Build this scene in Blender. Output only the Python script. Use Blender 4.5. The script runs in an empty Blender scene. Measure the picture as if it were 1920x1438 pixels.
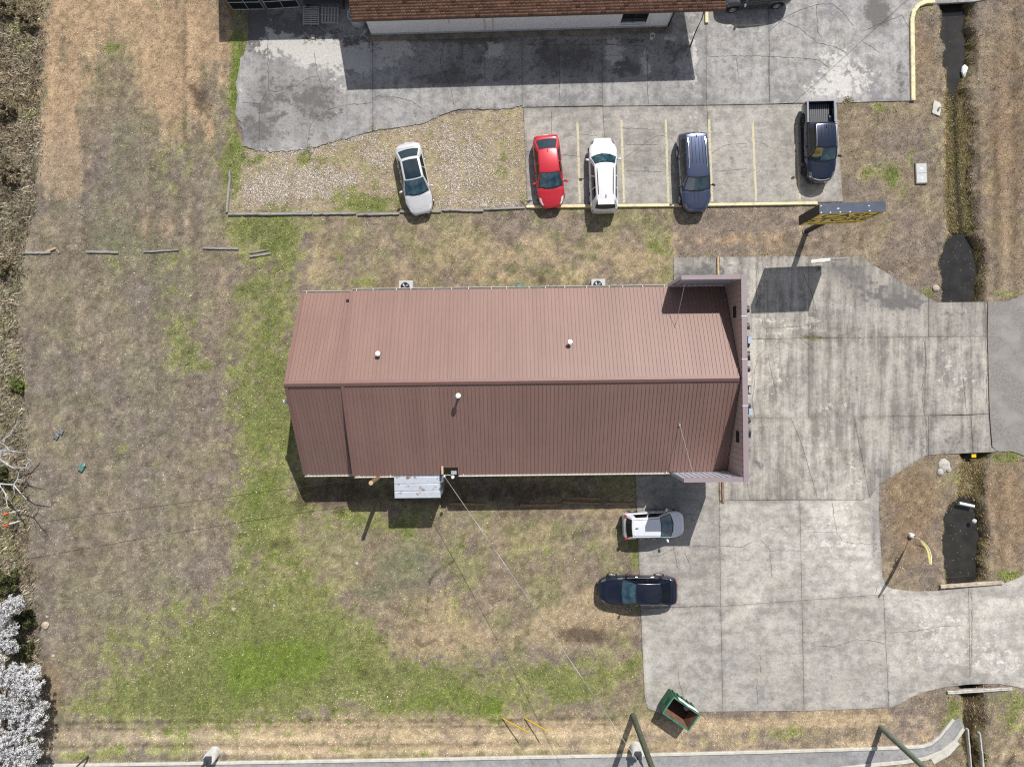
import bpy, bmesh, math, random
import numpy as np
from mathutils import Vector, Matrix
random.seed(7)
RNG = np.random.default_rng(11)
SC = bpy.context.scene
COL = SC.collection
R = math.radians

# ------------------------------------------------------------------ camera, sky, sun, exposure
H = 45.7            # height of the drone above the ground (m)
S = 28.0            # photo pixels per metre on the ground
cam_d = bpy.data.cameras.new('camera')
cam_d.sensor_fit = 'HORIZONTAL'
cam_d.sensor_width = 36.0
cam_d.lens = 36.0 * H * S / 1920.0
cam_d.clip_start = 0.5
cam_d.clip_end = 2000
cam = bpy.data.objects.new('camera', cam_d)
cam.location = (0, 0, H)
COL.objects.link(cam)
SC.camera = cam

ELEV = R(47.8)
SUN = Vector((0.3387 * math.cos(ELEV), 0.9409 * math.cos(ELEV), math.sin(ELEV)))
world = bpy.data.worlds.new('World')
SC.world = world
world.use_nodes = True
nt = world.node_tree
nt.nodes.clear()
sky = nt.nodes.new('ShaderNodeTexSky')
sky.sky_type = 'NISHITA'
sky.sun_disc = False
sky.sun_elevation = ELEV
sky.sun_rotation = math.atan2(SUN.x, SUN.y)
sky.air_density = 1.0
sky.dust_density = 1.2
bg = nt.nodes.new('ShaderNodeBackground')
bg.inputs['Strength'].default_value = 0.102
wo = nt.nodes.new('ShaderNodeOutputWorld')
# fair-weather clouds all over the sky (their reflections show in roofs and windscreens)
wtc = nt.nodes.new('ShaderNodeTexCoord')
wnz = nt.nodes.new('ShaderNodeTexNoise'); wnz.inputs['Scale'].default_value = 2.6; wnz.inputs['Detail'].default_value = 7; wnz.inputs['Roughness'].default_value = 0.55
nt.links.new(wtc.outputs['Generated'], wnz.inputs['Vector'])
wmr = nt.nodes.new('ShaderNodeMapRange'); wmr.inputs['From Min'].default_value = 0.42; wmr.inputs['From Max'].default_value = 0.64; wmr.inputs['To Max'].default_value = 0.95
nt.links.new(wnz.outputs['Fac'], wmr.inputs['Value'])
wmx = nt.nodes.new('ShaderNodeMix'); wmx.data_type = 'RGBA'
nt.links.new(wmr.outputs[0], wmx.inputs['Factor']); nt.links.new(sky.outputs[0], wmx.inputs[6]); wmx.inputs[7].default_value = (4.7, 4.45, 4.15, 1)
nt.links.new(wmx.outputs[2], bg.inputs[0])
nt.links.new(bg.outputs[0], wo.inputs[0])

sun_d = bpy.data.lights.new('sun', 'SUN')
sun_d.energy = 5.0
sun_d.angle = R(0.53)
sun_d.color = (1.0, 0.96, 0.905)
sun = bpy.data.objects.new('sun', sun_d)
sun.rotation_euler = SUN.to_track_quat('Z', 'Y').to_euler()
sun.location = (20, 60, 70)
COL.objects.link(sun)

SC.view_settings.view_transform = 'Standard'
SC.view_settings.look = 'None'
SC.view_settings.gamma = 1.0
SC.view_settings.exposure = 0.0
SC.view_settings.use_curve_mapping = False
SC.cycles.max_bounces = 6
SC.cycles.diffuse_bounces = 3
SC.cycles.use_denoising = False
SC.cycles.filter_width = 1.2

# ------------------------------------------------------------------ helpers
def P(px, py, z=0.0):
    """Ground metres of a photo pixel seen at height z."""
    f = (1 - z / H) / S
    return ((px - 960) * f, (719 - py) * f)

def P3(px, py, z=0.0):
    x, y = P(px, py, z)
    return Vector((x, y, z))

def tag(o, label=None, cat=None, group=None, kind=None):
    if label: o['label'] = label
    if cat: o['category'] = cat
    if group: o['group'] = group
    if kind: o['kind'] = kind
    return o

def empty(name, loc, rz=0.0):
    o = bpy.data.objects.new(name, None)
    o.location = loc
    o.rotation_euler = (0, 0, rz)
    o.empty_display_size = 0.3
    COL.objects.link(o)
    return o

def link(name, me, m=None, parent=None):
    o = bpy.data.objects.new(name, me)
    if m is not None and not me.materials:
        me.materials.append(m)
    COL.objects.link(o)
    if parent is not None:
        o.parent = parent
    return o

class MB:
    def __init__(self):
        self.v = []; self.f = []
    def add(self, vs, fs):
        b = len(self.v)
        self.v += [tuple(p) for p in vs]
        self.f += [tuple(b + i for i in q) for q in fs]
        return self
    def box(self, c, s, rz=0.0, M=None):
        hx, hy, hz = s[0] / 2, s[1] / 2, s[2] / 2
        vs = [Vector((x, y, z)) for z in (-hz, hz) for y in (-hy, hy) for x in (-hx, hx)]
        rot = M if M is not None else Matrix.Rotation(rz, 3, 'Z')
        vs = [rot @ p + Vector(c) for p in vs]
        return self.add(vs, [(0, 2, 3, 1), (4, 5, 7, 6), (0, 1, 5, 4), (2, 6, 7, 3), (0, 4, 6, 2), (1, 3, 7, 5)])
    def beam(self, p0, p1, w, h):
        p0, p1 = Vector(p0), Vector(p1)
        d = (p1 - p0)
        q = d.to_track_quat('X', 'Z').to_matrix()
        return self.box((p0 + p1) / 2, (d.length, w, h), M=q)
    def tube(self, pts, rads, n=8, cap=True):
        pts = [Vector(p) for p in pts]
        if not hasattr(rads, '__len__'): rads = [rads] * len(pts)
        b = []
        for i, p in enumerate(pts):
            d = (pts[min(i + 1, len(pts) - 1)] - pts[max(i - 1, 0)])
            if d.length < 1e-9: d = Vector((0, 0, 1))
            q = d.to_track_quat('Z', 'Y').to_matrix()
            b.append([p + q @ Vector((rads[i] * math.cos(2 * math.pi * k / n), rads[i] * math.sin(2 * math.pi * k / n), 0)) for k in range(n)])
        vs = [p for r in b for p in r]
        fs = [(i * n + k, i * n + (k + 1) % n, (i + 1) * n + (k + 1) % n, (i + 1) * n + k) for i in range(len(pts) - 1) for k in range(n)]
        if cap:
            fs.append(tuple(reversed(range(n))))
            fs.append(tuple((len(pts) - 1) * n + k for k in range(n)))
        return self.add(vs, fs)
    def lathe(self, prof, c=(0, 0, 0), n=20, sx=1.0, sy=1.0):
        vs = []; fs = []
        for r, z in prof:
            for k in range(n):
                a = 2 * math.pi * k / n
                vs.append((c[0] + r * sx * math.cos(a), c[1] + r * sy * math.sin(a), c[2] + z))
        for i in range(len(prof) - 1):
            for k in range(n):
                fs.append((i * n + k, i * n + (k + 1) % n, (i + 1) * n + (k + 1) % n, (i + 1) * n + k))
        return self.add(vs, fs)
    def prism(self, poly, z0, z1):
        n = len(poly)
        area = sum(poly[i][0] * poly[(i + 1) % n][1] - poly[(i + 1) % n][0] * poly[i][1] for i in range(n))
        if area < 0: poly = poly[::-1]
        vs = [(x, y, z0) for x, y in poly] + [(x, y, z1) for x, y in poly]
        fs = [tuple(range(n, 2 * n)), tuple(reversed(range(n)))] + [(i, (i + 1) % n, n + (i + 1) % n, n + i) for i in range(n)]
        return self.add(vs, fs)
    def grid(self, rows):
        nr, nc = len(rows), len(rows[0])
        return self.add([p for r in rows for p in r], [(i * nc + j, i * nc + j + 1, (i + 1) * nc + j + 1, (i + 1) * nc + j) for i in range(nr - 1) for j in range(nc - 1)])
    def mesh(self, name, m=None, smooth=None):
        me = bpy.data.meshes.new(name)
        me.from_pydata(self.v, [], self.f)
        if m is not None: me.materials.append(m)
        if smooth is not None:
            me.polygons.foreach_set('use_smooth', [True] * len(me.polygons))
            try: me.set_sharp_from_angle(angle=R(smooth))
            except Exception: pass
        me.update()
        return me
    def build(self, name, m, parent=None, smooth=None):
        return link(name, self.mesh(name, m, smooth), None, parent)

def recalc(me):
    bm = bmesh.new(); bm.from_mesh(me)
    bmesh.ops.recalc_face_normals(bm, faces=bm.faces)
    bm.to_mesh(me); bm.free()
    return me

# numpy meshes -------------------------------------------------------------
def np_mesh(name, verts, faces, cols=None, m=None, normals_smooth=False):
    """verts (n,3), faces (k,3|4); cols (n,3) linear colours stored as attribute 'Col'."""
    me = bpy.data.meshes.new(name)
    n, k = len(verts), len(faces)
    w = faces.shape[1]
    me.vertices.add(n)
    me.vertices.foreach_set('co', np.ascontiguousarray(verts, dtype=np.float32).ravel())
    me.loops.add(k * w)
    me.loops.foreach_set('vertex_index', np.ascontiguousarray(faces, dtype=np.int32).ravel())
    me.polygons.add(k)
    me.polygons.foreach_set('loop_start', np.arange(0, k * w, w, dtype=np.int32))
    if normals_smooth:
        me.polygons.foreach_set('use_smooth', np.ones(k, dtype=bool))
    if cols is not None:
        a = me.attributes.new('Col', 'FLOAT_COLOR', 'POINT')
        c4 = np.ones((n, 4), dtype=np.float32); c4[:, :3] = cols
        a.data.foreach_set('color', c4.ravel())
    if m is not None: me.materials.append(m)
    me.update(calc_edges=True)
    return me

_TAB = RNG.random((8, 256, 256)).astype(np.float32)
def vnoise(x, y, seed=0):
    t = _TAB[seed % 8]
    o = (seed // 8) * 37
    xi = np.floor(x).astype(np.int64); yi = np.floor(y).astype(np.int64)
    fx = (x - xi).astype(np.float32); fy = (y - yi).astype(np.float32)
    fx = fx * fx * (3 - 2 * fx); fy = fy * fy * (3 - 2 * fy)
    x0 = (xi + o) & 255; x1 = (xi + 1 + o) & 255; y0 = yi & 255; y1 = (yi + 1) & 255
    return (t[x0, y0] * (1 - fx) + t[x1, y0] * fx) * (1 - fy) + (t[x0, y1] * (1 - fx) + t[x1, y1] * fx) * fy
def fbm(x, y, sc, octv=4, seed=0, gain=0.55):
    s = 0.0; a = 1.0; tot = 0.0
    for k in range(octv):
        s = s + a * vnoise(x / sc * 2 ** k + 17.3 * k, y / sc * 2 ** k + 5.1 * k, seed + k)
        tot += a; a *= gain
    return s / tot
def sstep(a, b, x):
    t = np.clip((x - a) / (b - a), 0, 1)
    return t * t * (3 - 2 * t)
def blobs(px, py, lst):
    s = np.zeros_like(px, dtype=np.float32)
    for cx, cy, rx, ry, a in lst:
        d = ((px - cx) / rx) ** 2 + ((py - cy) / ry) ** 2
        s += a * np.exp(-d * 0.9)
    return s
def in_poly(px, py, poly):
    ins = np.zeros(px.shape, dtype=bool)
    n = len(poly); j = n - 1
    for i in range(n):
        xi, yi = poly[i]; xj, yj = poly[j]
        c = ((yi > py) != (yj > py)) & (px < (xj - xi) * (py - yi) / (yj - yi + 1e-12) + xi)
        ins ^= c
        j = i
    return ins

# ------------------------------------------------------------------ materials
def mat(name, col, rough=0.6, metal=0.0, vary=0.12, scale=6.0, bump=0.0, bump_scale=None, coat=0.0, spec=0.5, stretch=None, second=None, second_amt=0.5, sec_scale=3.0):
    m = bpy.data.materials.new(name)
    m.use_nodes = True
    t = m.node_tree; n = t.nodes; L = t.links
    b = n['Principled BSDF']
    b.inputs['Roughness'].default_value = rough
    b.inputs['Metallic'].default_value = metal
    b.inputs['Specular IOR Level'].default_value = spec
    b.inputs['Coat Weight'].default_value = coat
    b.inputs['Coat Roughness'].default_value = 0.04
    tc = n.new('ShaderNodeTexCoord')
    src = tc.outputs['Object']
    if stretch:
        mp = n.new('ShaderNodeMapping'); mp.inputs['Scale'].default_value = stretch
        L.new(src, mp.inputs[0]); src = mp.outputs[0]
    nz = n.new('ShaderNodeTexNoise'); nz.inputs['Scale'].default_value = scale; nz.inputs['Detail'].default_value = 6
    L.new(src, nz.inputs['Vector'])
    mr = n.new('ShaderNodeMapRange')
    mr.inputs['From Min'].default_value = 0.3; mr.inputs['From Max'].default_value = 0.7
    mr.inputs['To Min'].default_value = 1 - vary; mr.inputs['To Max'].default_value = 1 + vary
    L.new(nz.outputs['Fac'], mr.inputs['Value'])
    hs = n.new('ShaderNodeMix'); hs.data_type = 'RGBA'; hs.blend_type = 'MULTIPLY'; hs.inputs['Factor'].default_value = 1
    hs.inputs[6].default_value = (*col, 1)
    L.new(mr.outputs[0], hs.inputs[7])
    out = hs.outputs[2]
    if second:
        n2 = n.new('ShaderNodeTexNoise'); n2.inputs['Scale'].default_value = sec_scale; n2.inputs['Detail'].default_value = 5
        L.new(src, n2.inputs['Vector'])
        r2 = n.new('ShaderNodeMapRange'); r2.inputs['From Min'].default_value = 1 - second_amt - 0.06; r2.inputs['From Max'].default_value = 1 - second_amt + 0.06
        L.new(n2.outputs['Fac'], r2.inputs['Value'])
        mx = n.new('ShaderNodeMix'); mx.data_type = 'RGBA'
        L.new(r2.outputs[0], mx.inputs['Factor']); L.new(out, mx.inputs[6]); mx.inputs[7].default_value = (*second, 1)
        out = mx.outputs[2]
    L.new(out, b.inputs['Base Color'])
    if bump > 0:
        nb = n.new('ShaderNodeTexNoise'); nb.inputs['Scale'].default_value = bump_scale or scale * 3; nb.inputs['Detail'].default_value = 4
        L.new(src, nb.inputs['Vector'])
        bp = n.new('ShaderNodeBump'); bp.inputs['Strength'].default_value = bump; bp.inputs['Distance'].default_value = 0.02
        L.new(nb.outputs['Fac'], bp.inputs['Height']); L.new(bp.outputs[0], b.inputs['Normal'])
    return m

def mat_attr(name, rough=0.95, vary=0.15, scale=9.0, spec=0.2, bump=0.0, bump_scale=20.0, trans=0.0):
    m = bpy.data.materials.new(name)
    m.use_nodes = True
    t = m.node_tree; n = t.nodes; L = t.links
    b = n['Principled BSDF']
    b.inputs['Roughness'].default_value = rough
    b.inputs['Specular IOR Level'].default_value = spec
    at = n.new('ShaderNodeAttribute'); at.attribute_name = 'Col'
    out = at.outputs['Color']
    if vary > 0:
        tc = n.new('ShaderNodeTexCoord')
        nz = n.new('ShaderNodeTexNoise'); nz.inputs['Scale'].default_value = scale; nz.inputs['Detail'].default_value = 5
        nz.inputs['Roughness'].default_value = 0.7
        L.new(tc.outputs['Object'], nz.inputs['Vector'])
        mr = n.new('ShaderNodeMapRange'); mr.inputs['From Min'].default_value = 0.3; mr.inputs['From Max'].default_value = 0.7
        mr.inputs['To Min'].default_value = 1 - vary; mr.inputs['To Max'].default_value = 1 + vary
        L.new(nz.outputs['Fac'], mr.inputs['Value'])
        mx = n.new('ShaderNodeMix'); mx.data_type = 'RGBA'; mx.blend_type = 'MULTIPLY'; mx.inputs['Factor'].default_value = 1
        L.new(out, mx.inputs[6]); L.new(mr.outputs[0], mx.inputs[7])
        out = mx.outputs[2]
        if bump > 0:
            nb = n.new('ShaderNodeTexNoise'); nb.inputs['Scale'].default_value = bump_scale; nb.inputs['Detail'].default_value = 4
            L.new(tc.outputs['Object'], nb.inputs['Vector'])
            bp = n.new('ShaderNodeBump'); bp.inputs['Strength'].default_value = bump; bp.inputs['Distance'].default_value = 0.03
            L.new(nb.outputs['Fac'], bp.inputs['Height']); L.new(bp.outputs[0], b.inputs['Normal'])
    L.new(out, b.inputs['Base Color'])
    return m

def concrete_mat(name, c1, c2, dark, light, streak=0.5, streak_dir='Y'):
    """Slab colour: two tones by noise and streaks; masks in attribute Col: R dark sealed stain, G bare light patch, B shade of the slab."""
    m = bpy.data.materials.new(name); m.use_nodes = True
    t = m.node_tree; n = t.nodes; L = t.links
    b = n['Principled BSDF']; b.inputs['Roughness'].default_value = 0.85; b.inputs['Specular IOR Level'].default_value = 0.3
    tc = n.new('ShaderNodeTexCoord')
    def noise(sc, det=6, rough=0.6, stretch=None):
        z = n.new('ShaderNodeTexNoise'); z.inputs['Scale'].default_value = sc; z.inputs['Detail'].default_value = det; z.inputs['Roughness'].default_value = rough
        if stretch:
            mp = n.new('ShaderNodeMapping'); mp.inputs['Scale'].default_value = stretch; L.new(tc.outputs['Object'], mp.inputs[0]); L.new(mp.outputs[0], z.inputs['Vector'])
        else: L.new(tc.outputs['Object'], z.inputs['Vector'])
        return z.outputs['Fac']
    def math_(op, a, bb, clamp=False):
        q = n.new('ShaderNodeMath'); q.operation = op; q.use_clamp = clamp
        for i, s in enumerate((a, bb)):
            if isinstance(s, (int, float)): q.inputs[i].default_value = s
            else: L.new(s, q.inputs[i])
        return q.outputs[0]
    def mr(x, a, bb, c=0.0, d=1.0):
        q = n.new('ShaderNodeMapRange'); q.inputs['From Min'].default_value = a; q.inputs['From Max'].default_value = bb; q.inputs['To Min'].default_value = c; q.inputs['To Max'].default_value = d
        L.new(x, q.inputs['Value']); return q.outputs[0]
    def mix(f, a, bb, bt='MIX'):
        q = n.new('ShaderNodeMix'); q.data_type = 'RGBA'; q.blend_type = bt
        if isinstance(f, (int, float)): q.inputs['Factor'].default_value = f
        else: L.new(f, q.inputs['Factor'])
        for i, s in ((6, a), (7, bb)):
            if isinstance(s, tuple): q.inputs[i].default_value = (*s, 1)
            else: L.new(s, q.inputs[i])
        return q.outputs[2]
    at = n.new('ShaderNodeAttribute'); at.attribute_name = 'Col'
    sp = n.new('ShaderNodeSeparateColor'); L.new(at.outputs['Color'], sp.inputs[0])
    st = (2.2, 0.22, 1) if streak_dir == 'Y' else (0.3, 2.0, 1)
    n_big = noise(0.35, 5, 0.6)
    n_st = noise(1.0, 5, 0.65, st)
    n_mid = noise(1.6, 8, 0.68)
    f = math_('ADD', math_('MULTIPLY', n_big, 0.4), math_('ADD', math_('MULTIPLY', n_st, streak), math_('MULTIPLY', n_mid, 1.1 - streak)))
    f = mr(f, 0.64, 0.85)
    base = mix(f, c1, c2)
    warm = mr(noise(0.5, 4), 0.35, 0.65)
    base = mix(math_('MULTIPLY', warm, 0.55), base, (0.97, 0.93, 0.86), 'MULTIPLY')
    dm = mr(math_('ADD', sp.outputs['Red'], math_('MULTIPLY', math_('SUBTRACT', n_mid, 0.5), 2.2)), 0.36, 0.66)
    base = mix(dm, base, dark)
    lm = mr(math_('ADD', sp.outputs['Green'], math_('MULTIPLY', math_('SUBTRACT', noise(2.0, 9, 0.72), 0.5), 2.6)), 0.42, 0.6)
    base = mix(math_('MULTIPLY', lm, 0.85), base, light)
    fine = mr(noise(7, 8, 0.8), 0.34, 0.66, 0.76, 1.22)
    grit = mr(noise(26, 4, 0.8), 0.34, 0.66, 0.84, 1.15)
    base = mix(1.0, base, fine, 'MULTIPLY')
    base = mix(1.0, base, grit, 'MULTIPLY')
    spot = mr(noise(3.3, 3, 0.5), 0.66, 0.74, 1.0, 0.72)
    base = mix(1.0, base, spot, 'MULTIPLY')
    base = mix(1.0, base, sp.outputs['Blue'], 'MULTIPLY')
    L.new(base, b.inputs['Base Color'])
    bp = n.new('ShaderNodeBump'); bp.inputs['Strength'].default_value = 0.25; bp.inputs['Distance'].default_value = 0.015
    L.new(noise(25, 5, 0.7), bp.inputs['Height']); L.new(bp.outputs[0], b.inputs['Normal'])
    return m

def paint(name, col, metal=0.0, rough=0.35, coat=0.8):
    return mat(name, col, rough=rough, metal=metal, vary=0.03, scale=3, coat=coat)

M = {}
M['concrete'] = concrete_mat('weathered concrete', (0.195, 0.185, 0.17), (0.44, 0.418, 0.38), (0.16, 0.155, 0.15), (0.54, 0.51, 0.46), 0.62)
M['concrete_b'] = concrete_mat('broomed concrete', (0.255, 0.243, 0.226), (0.42, 0.402, 0.37), (0.2, 0.195, 0.19), (0.50, 0.478, 0.44), 0.3, 'X')
M['concrete_old'] = concrete_mat('old stained concrete', (0.22, 0.218, 0.222), (0.40, 0.392, 0.385), (0.15, 0.142, 0.137), (0.56, 0.545, 0.51), 0.25)
M['street'] = concrete_mat('street concrete', (0.27, 0.272, 0.28), (0.38, 0.38, 0.38), (0.2, 0.2, 0.21), (0.45, 0.45, 0.44), 0.3, 'X')
M['asphalt'] = mat('asphalt grey brown', (0.222, 0.21, 0.192), 0.9, vary=0.28, scale=14, bump=0.3, bump_scale=30, second=(0.285, 0.27, 0.245), second_amt=0.45, sec_scale=0.5)
M['bed'] = mat('joint soil', (0.085, 0.08, 0.065), 0.95, vary=0.4, scale=5)
M['crack'] = mat('crack dirt', (0.085, 0.08, 0.068), 0.95, vary=0.5, scale=4)
M['soil'] = mat_attr('soil and thatch', vary=0.3, scale=7, bump=0.5, bump_scale=14)
M['grass'] = mat_attr('grass blades', vary=0.0, rough=0.9, spec=0.15)
M['gravel'] = mat_attr('gravel stones', vary=0.0, rough=0.85, spec=0.3)
M['petal'] = mat_attr('petals', vary=0.0, rough=0.8, spec=0.2)
def petal_mat(name):
    m = mat_attr(name, vary=0.0, rough=0.8, spec=0.2)
    n = m.node_tree.nodes; L = m.node_tree.links
    tr = n.new('ShaderNodeBsdfTranslucent'); mx = n.new('ShaderNodeMixShader'); mx.inputs[0].default_value = 0.35
    at = [q for q in n if q.type == 'ATTRIBUTE'][0]; out = [q for q in n if q.type == 'OUTPUT_MATERIAL'][0]
    L.new(at.outputs['Color'], tr.inputs['Color']); L.new(n['Principled BSDF'].outputs[0], mx.inputs[1]); L.new(tr.outputs[0], mx.inputs[2]); L.new(mx.outputs[0], out.inputs['Surface'])
    return m
M['petal'] = petal_mat('thin petals')
M['water'] = mat('murky ditch water', (0.032, 0.030, 0.026), 0.06, vary=0.3, scale=1.2, spec=0.5, bump=0.03, bump_scale=3)
M['yellow'] = mat('faded yellow paint', (0.72, 0.63, 0.37), 0.7, vary=0.15, scale=5, second=(0.52, 0.47, 0.34), second_amt=0.4, sec_scale=3)
M['yellow_line'] = mat('worn yellow line paint', (0.58, 0.52, 0.34), 0.8, vary=0.2, scale=6, second=(0.35, 0.33, 0.28), second_amt=0.44, sec_scale=6)
M['kerb'] = mat('kerb concrete', (0.52, 0.50, 0.44), 0.85, vary=0.15, scale=3, bump=0.2)
M['roof_metal'] = mat('brown painted sheet metal', (0.236, 0.131, 0.107), 0.5, vary=0.05, scale=1.2, spec=0.4)
def roof_mat(name, col):
    m = mat(name, col, 0.5, vary=0.03, scale=1.2, spec=0.4)
    t = m.node_tree; n = t.nodes; L = t.links; b = n['Principled BSDF']
    src = b.inputs['Base Color'].links[0].from_socket
    ge = n.new('ShaderNodeNewGeometry'); oi = n.new('ShaderNodeObjectInfo')
    def nz(stretch, sc, lo, hi, c, d):
        mp = n.new('ShaderNodeMapping'); mp.inputs['Scale'].default_value = stretch; L.new(ge.outputs['Position'], mp.inputs[0])
        z = n.new('ShaderNodeTexNoise'); z.inputs['Scale'].default_value = sc; z.inputs['Detail'].default_value = 6; z.inputs['Roughness'].default_value = .65; L.new(mp.outputs[0], z.inputs['Vector'])
        r = n.new('ShaderNodeMapRange'); r.inputs['From Min'].default_value = lo; r.inputs['From Max'].default_value = hi; r.inputs['To Min'].default_value = c; r.inputs['To Max'].default_value = d
        L.new(z.outputs['Fac'], r.inputs['Value']); return r.outputs[0]
    rr_ = n.new('ShaderNodeMapRange'); rr_.inputs['To Min'].default_value = .955; rr_.inputs['To Max'].default_value = 1.045; L.new(oi.outputs['Random'], rr_.inputs['Value'])
    for f in (nz((3.5, .25, .25), 1.0, .3, .7, .93, 1.07), nz((.3, .3, .3), .8, .3, .7, .94, 1.06), nz((1, 1, 1), 9, .3, .7, .96, 1.04), rr_.outputs[0]):
        mx = n.new('ShaderNodeMix'); mx.data_type = 'RGBA'; mx.blend_type = 'MULTIPLY'; mx.inputs['Factor'].default_value = 1
        L.new(src, mx.inputs[6]); L.new(f, mx.inputs[7]); src = mx.outputs[2]
    L.new(src, b.inputs['Base Color']); return m
M['roof_metal'] = roof_mat('brown ribbed roof metal', (0.235, 0.142, 0.119))
M['roof_trim'] = mat('brown trim metal', (0.20, 0.11, 0.093), 0.5, vary=0.06, scale=2)
M['gutter'] = mat('cream gutter metal', (0.62, 0.58, 0.52), 0.5, vary=0.1)
M['dark_gap'] = mat('dark underside', (0.02, 0.02, 0.02), 0.9, vary=0.2)
M['parapet'] = mat('tan pink sheet metal', (0.44, 0.345, 0.30), 0.5, vary=0.06, scale=1.5)
M['parapet_light'] = mat('pale galvanised sheet', (0.52, 0.54, 0.60), 0.42, 0.2, vary=0.08, scale=2)
M['coping'] = mat('mauve coping metal', (0.275, 0.222, 0.236), 0.5, vary=0.05, scale=2)
M['wall_tan'] = mat('tan metal wall', (0.42, 0.36, 0.29), 0.6, vary=0.06)
M['white_wall'] = mat('white painted block', (0.84, 0.845, 0.85), 0.7, vary=0.05, scale=2, second=(0.66, 0.67, 0.67), second_amt=0.24, sec_scale=1.4)
M['footing'] = mat('stained footing concrete', (0.19, 0.165, 0.13), 0.9, vary=0.35, scale=1.5)
M['shingle'] = mat_attr('asphalt shingles', vary=0.2, scale=14, rough=0.95)
M['steel_galv'] = mat('galvanised steel', (0.55, 0.57, 0.60), 0.38, 0.55, vary=0.1, scale=4)
M['rust_roof'] = mat('galvanised sheet with rust', (0.56, 0.60, 0.66), 0.4, 0.3, vary=0.08, scale=2, second=(0.24, 0.11, 0.055), second_amt=0.37, sec_scale=2.6)
M['white_plastic'] = mat('white plastic', (0.78, 0.78, 0.77), 0.4, vary=0.04)
M['white_bag'] = mat('white plastic bag', (0.8, 0.82, 0.83), 0.35, vary=0.1, bump=0.6, bump_scale=6)
M['wood_grey'] = mat('weathered grey timber', (0.33, 0.315, 0.305), 0.9, vary=0.35, scale=3, stretch=(0.6, 9, 9), bump=0.4, second=(0.09, 0.085, 0.085), second_amt=0.42, sec_scale=3)
M['wood_pallet'] = mat('bare grey pallet wood', (0.40, 0.385, 0.37), 0.9, vary=0.25, scale=3, stretch=(1, 6, 6))
M['wood_brown'] = mat('brown timber', (0.27, 0.17, 0.10), 0.9, vary=0.3, scale=3, stretch=(0.8, 7, 7), bump=0.3)
M['wood_pole'] = mat('greenish treated pole', (0.085, 0.10, 0.065), 0.9, vary=0.5, scale=5, stretch=(6, 6, 0.8), bump=0.5, second=(0.17, 0.19, 0.15), second_amt=0.36, sec_scale=4)
M['wood_pole_b'] = mat('pale green treated pole', (0.155, 0.18, 0.135), 0.9, vary=0.25, scale=4, stretch=(6, 6, 0.8), bump=0.4)
M['wood_pale'] = mat('fresh split wood', (0.50, 0.38, 0.24), 0.9, vary=0.2)
M['black'] = mat('black enamel', (0.012, 0.012, 0.014), 0.4, vary=0.1)
M['rubber'] = mat('tyre rubber', (0.018, 0.018, 0.018), 0.8, vary=0.15)
M['alloy'] = mat('alloy wheel', (0.6, 0.6, 0.62), 0.25, 0.8, vary=0.05)
M['black_alloy'] = mat('dark wheel', (0.05, 0.05, 0.055), 0.35, 0.5, vary=0.05)
M['glass'] = mat('tinted car glass', (0.006, 0.02, 0.028), 0.03, vary=0.5, scale=2.2, spec=0.9, coat=1.0)
M['glass_lit'] = mat('windscreen glass', (0.014, 0.05, 0.075), 0.04, vary=0.7, scale=2.4, spec=1.0, coat=1.0, second=(0.05, 0.12, 0.15), second_amt=0.40, sec_scale=1.8)
M['glass_dark'] = mat('dark side glass', (0.004, 0.005, 0.006), 0.05, vary=0.2, spec=0.6)
M['lamp_clear'] = mat('clear lamp lens', (0.72, 0.70, 0.68), 0.12, vary=0.1, coat=1)
M['lamp_smoke'] = mat('smoked lamp lens', (0.10, 0.105, 0.115), 0.1, vary=0.2, coat=1)
M['lamp_red'] = mat('red lamp lens', (0.42, 0.02, 0.02), 0.2, vary=0.15, coat=1)
M['chrome'] = mat('chrome trim', (0.75, 0.76, 0.78), 0.15, 0.9, vary=0.03)
M['trim'] = mat('black plastic trim', (0.02, 0.02, 0.022), 0.6, vary=0.1)
M['plate'] = mat('number plate', (0.7, 0.7, 0.7), 0.5, vary=0.1)
M['p_silver'] = paint('silver gold paint', (0.62, 0.635, 0.64), 0.25, 0.32)
M['p_red'] = paint('red paint', (0.52, 0.022, 0.035), 0.15, 0.3)
M['p_white'] = paint('white paint', (0.70, 0.71, 0.725), 0.0, 0.35)
M['p_navy'] = paint('dark slate blue paint', (0.075, 0.095, 0.165), 0.65, 0.24)
M['p_navy2'] = paint('midnight blue paint', (0.02, 0.03, 0.06), 0.6, 0.2)
M['p_black'] = paint('blue black paint', (0.010, 0.014, 0.030), 0.35, 0.22)
M['p_silver2'] = paint('pale silver paint', (0.72, 0.74, 0.78), 0.1, 0.3)
M['p_grey'] = paint('charcoal paint', (0.06, 0.062, 0.068), 0.3, 0.3)
M['sign_blue'] = mat('dark slate sign metal', (0.045, 0.062, 0.10), 0.45, vary=0.25, scale=2.5, spec=0.6)
M['sign_black'] = mat('black sign metal', (0.012, 0.012, 0.013), 0.5, vary=0.2)
M['sign_yellow'] = mat('yellow sign face', (0.85, 0.60, 0.05), 0.4, vary=0.06)
M['sign_ink'] = mat('black sign lettering', (0.015, 0.014, 0.012), 0.5, vary=0.05)
M['lamp_blue'] = mat('floodlight housing', (0.36, 0.44, 0.52), 0.4, vary=0.06)
M['letter'] = mat('dark channel letter', (0.035, 0.033, 0.04), 0.5, vary=0.05)
M['green_paint'] = mat('green dumpster paint', (0.010, 0.085, 0.042), 0.45, vary=0.25, scale=3)
M['green_edge'] = mat('worn green steel lip', (0.06, 0.18, 0.12), 0.5, vary=0.3, scale=5)
M['rust'] = mat('rusty steel inside', (0.20, 0.105, 0.065), 0.85, vary=0.4, scale=2.5)
M['guard_yellow'] = mat('yellow plastic', (0.78, 0.50, 0.02), 0.4, vary=0.05)
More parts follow.
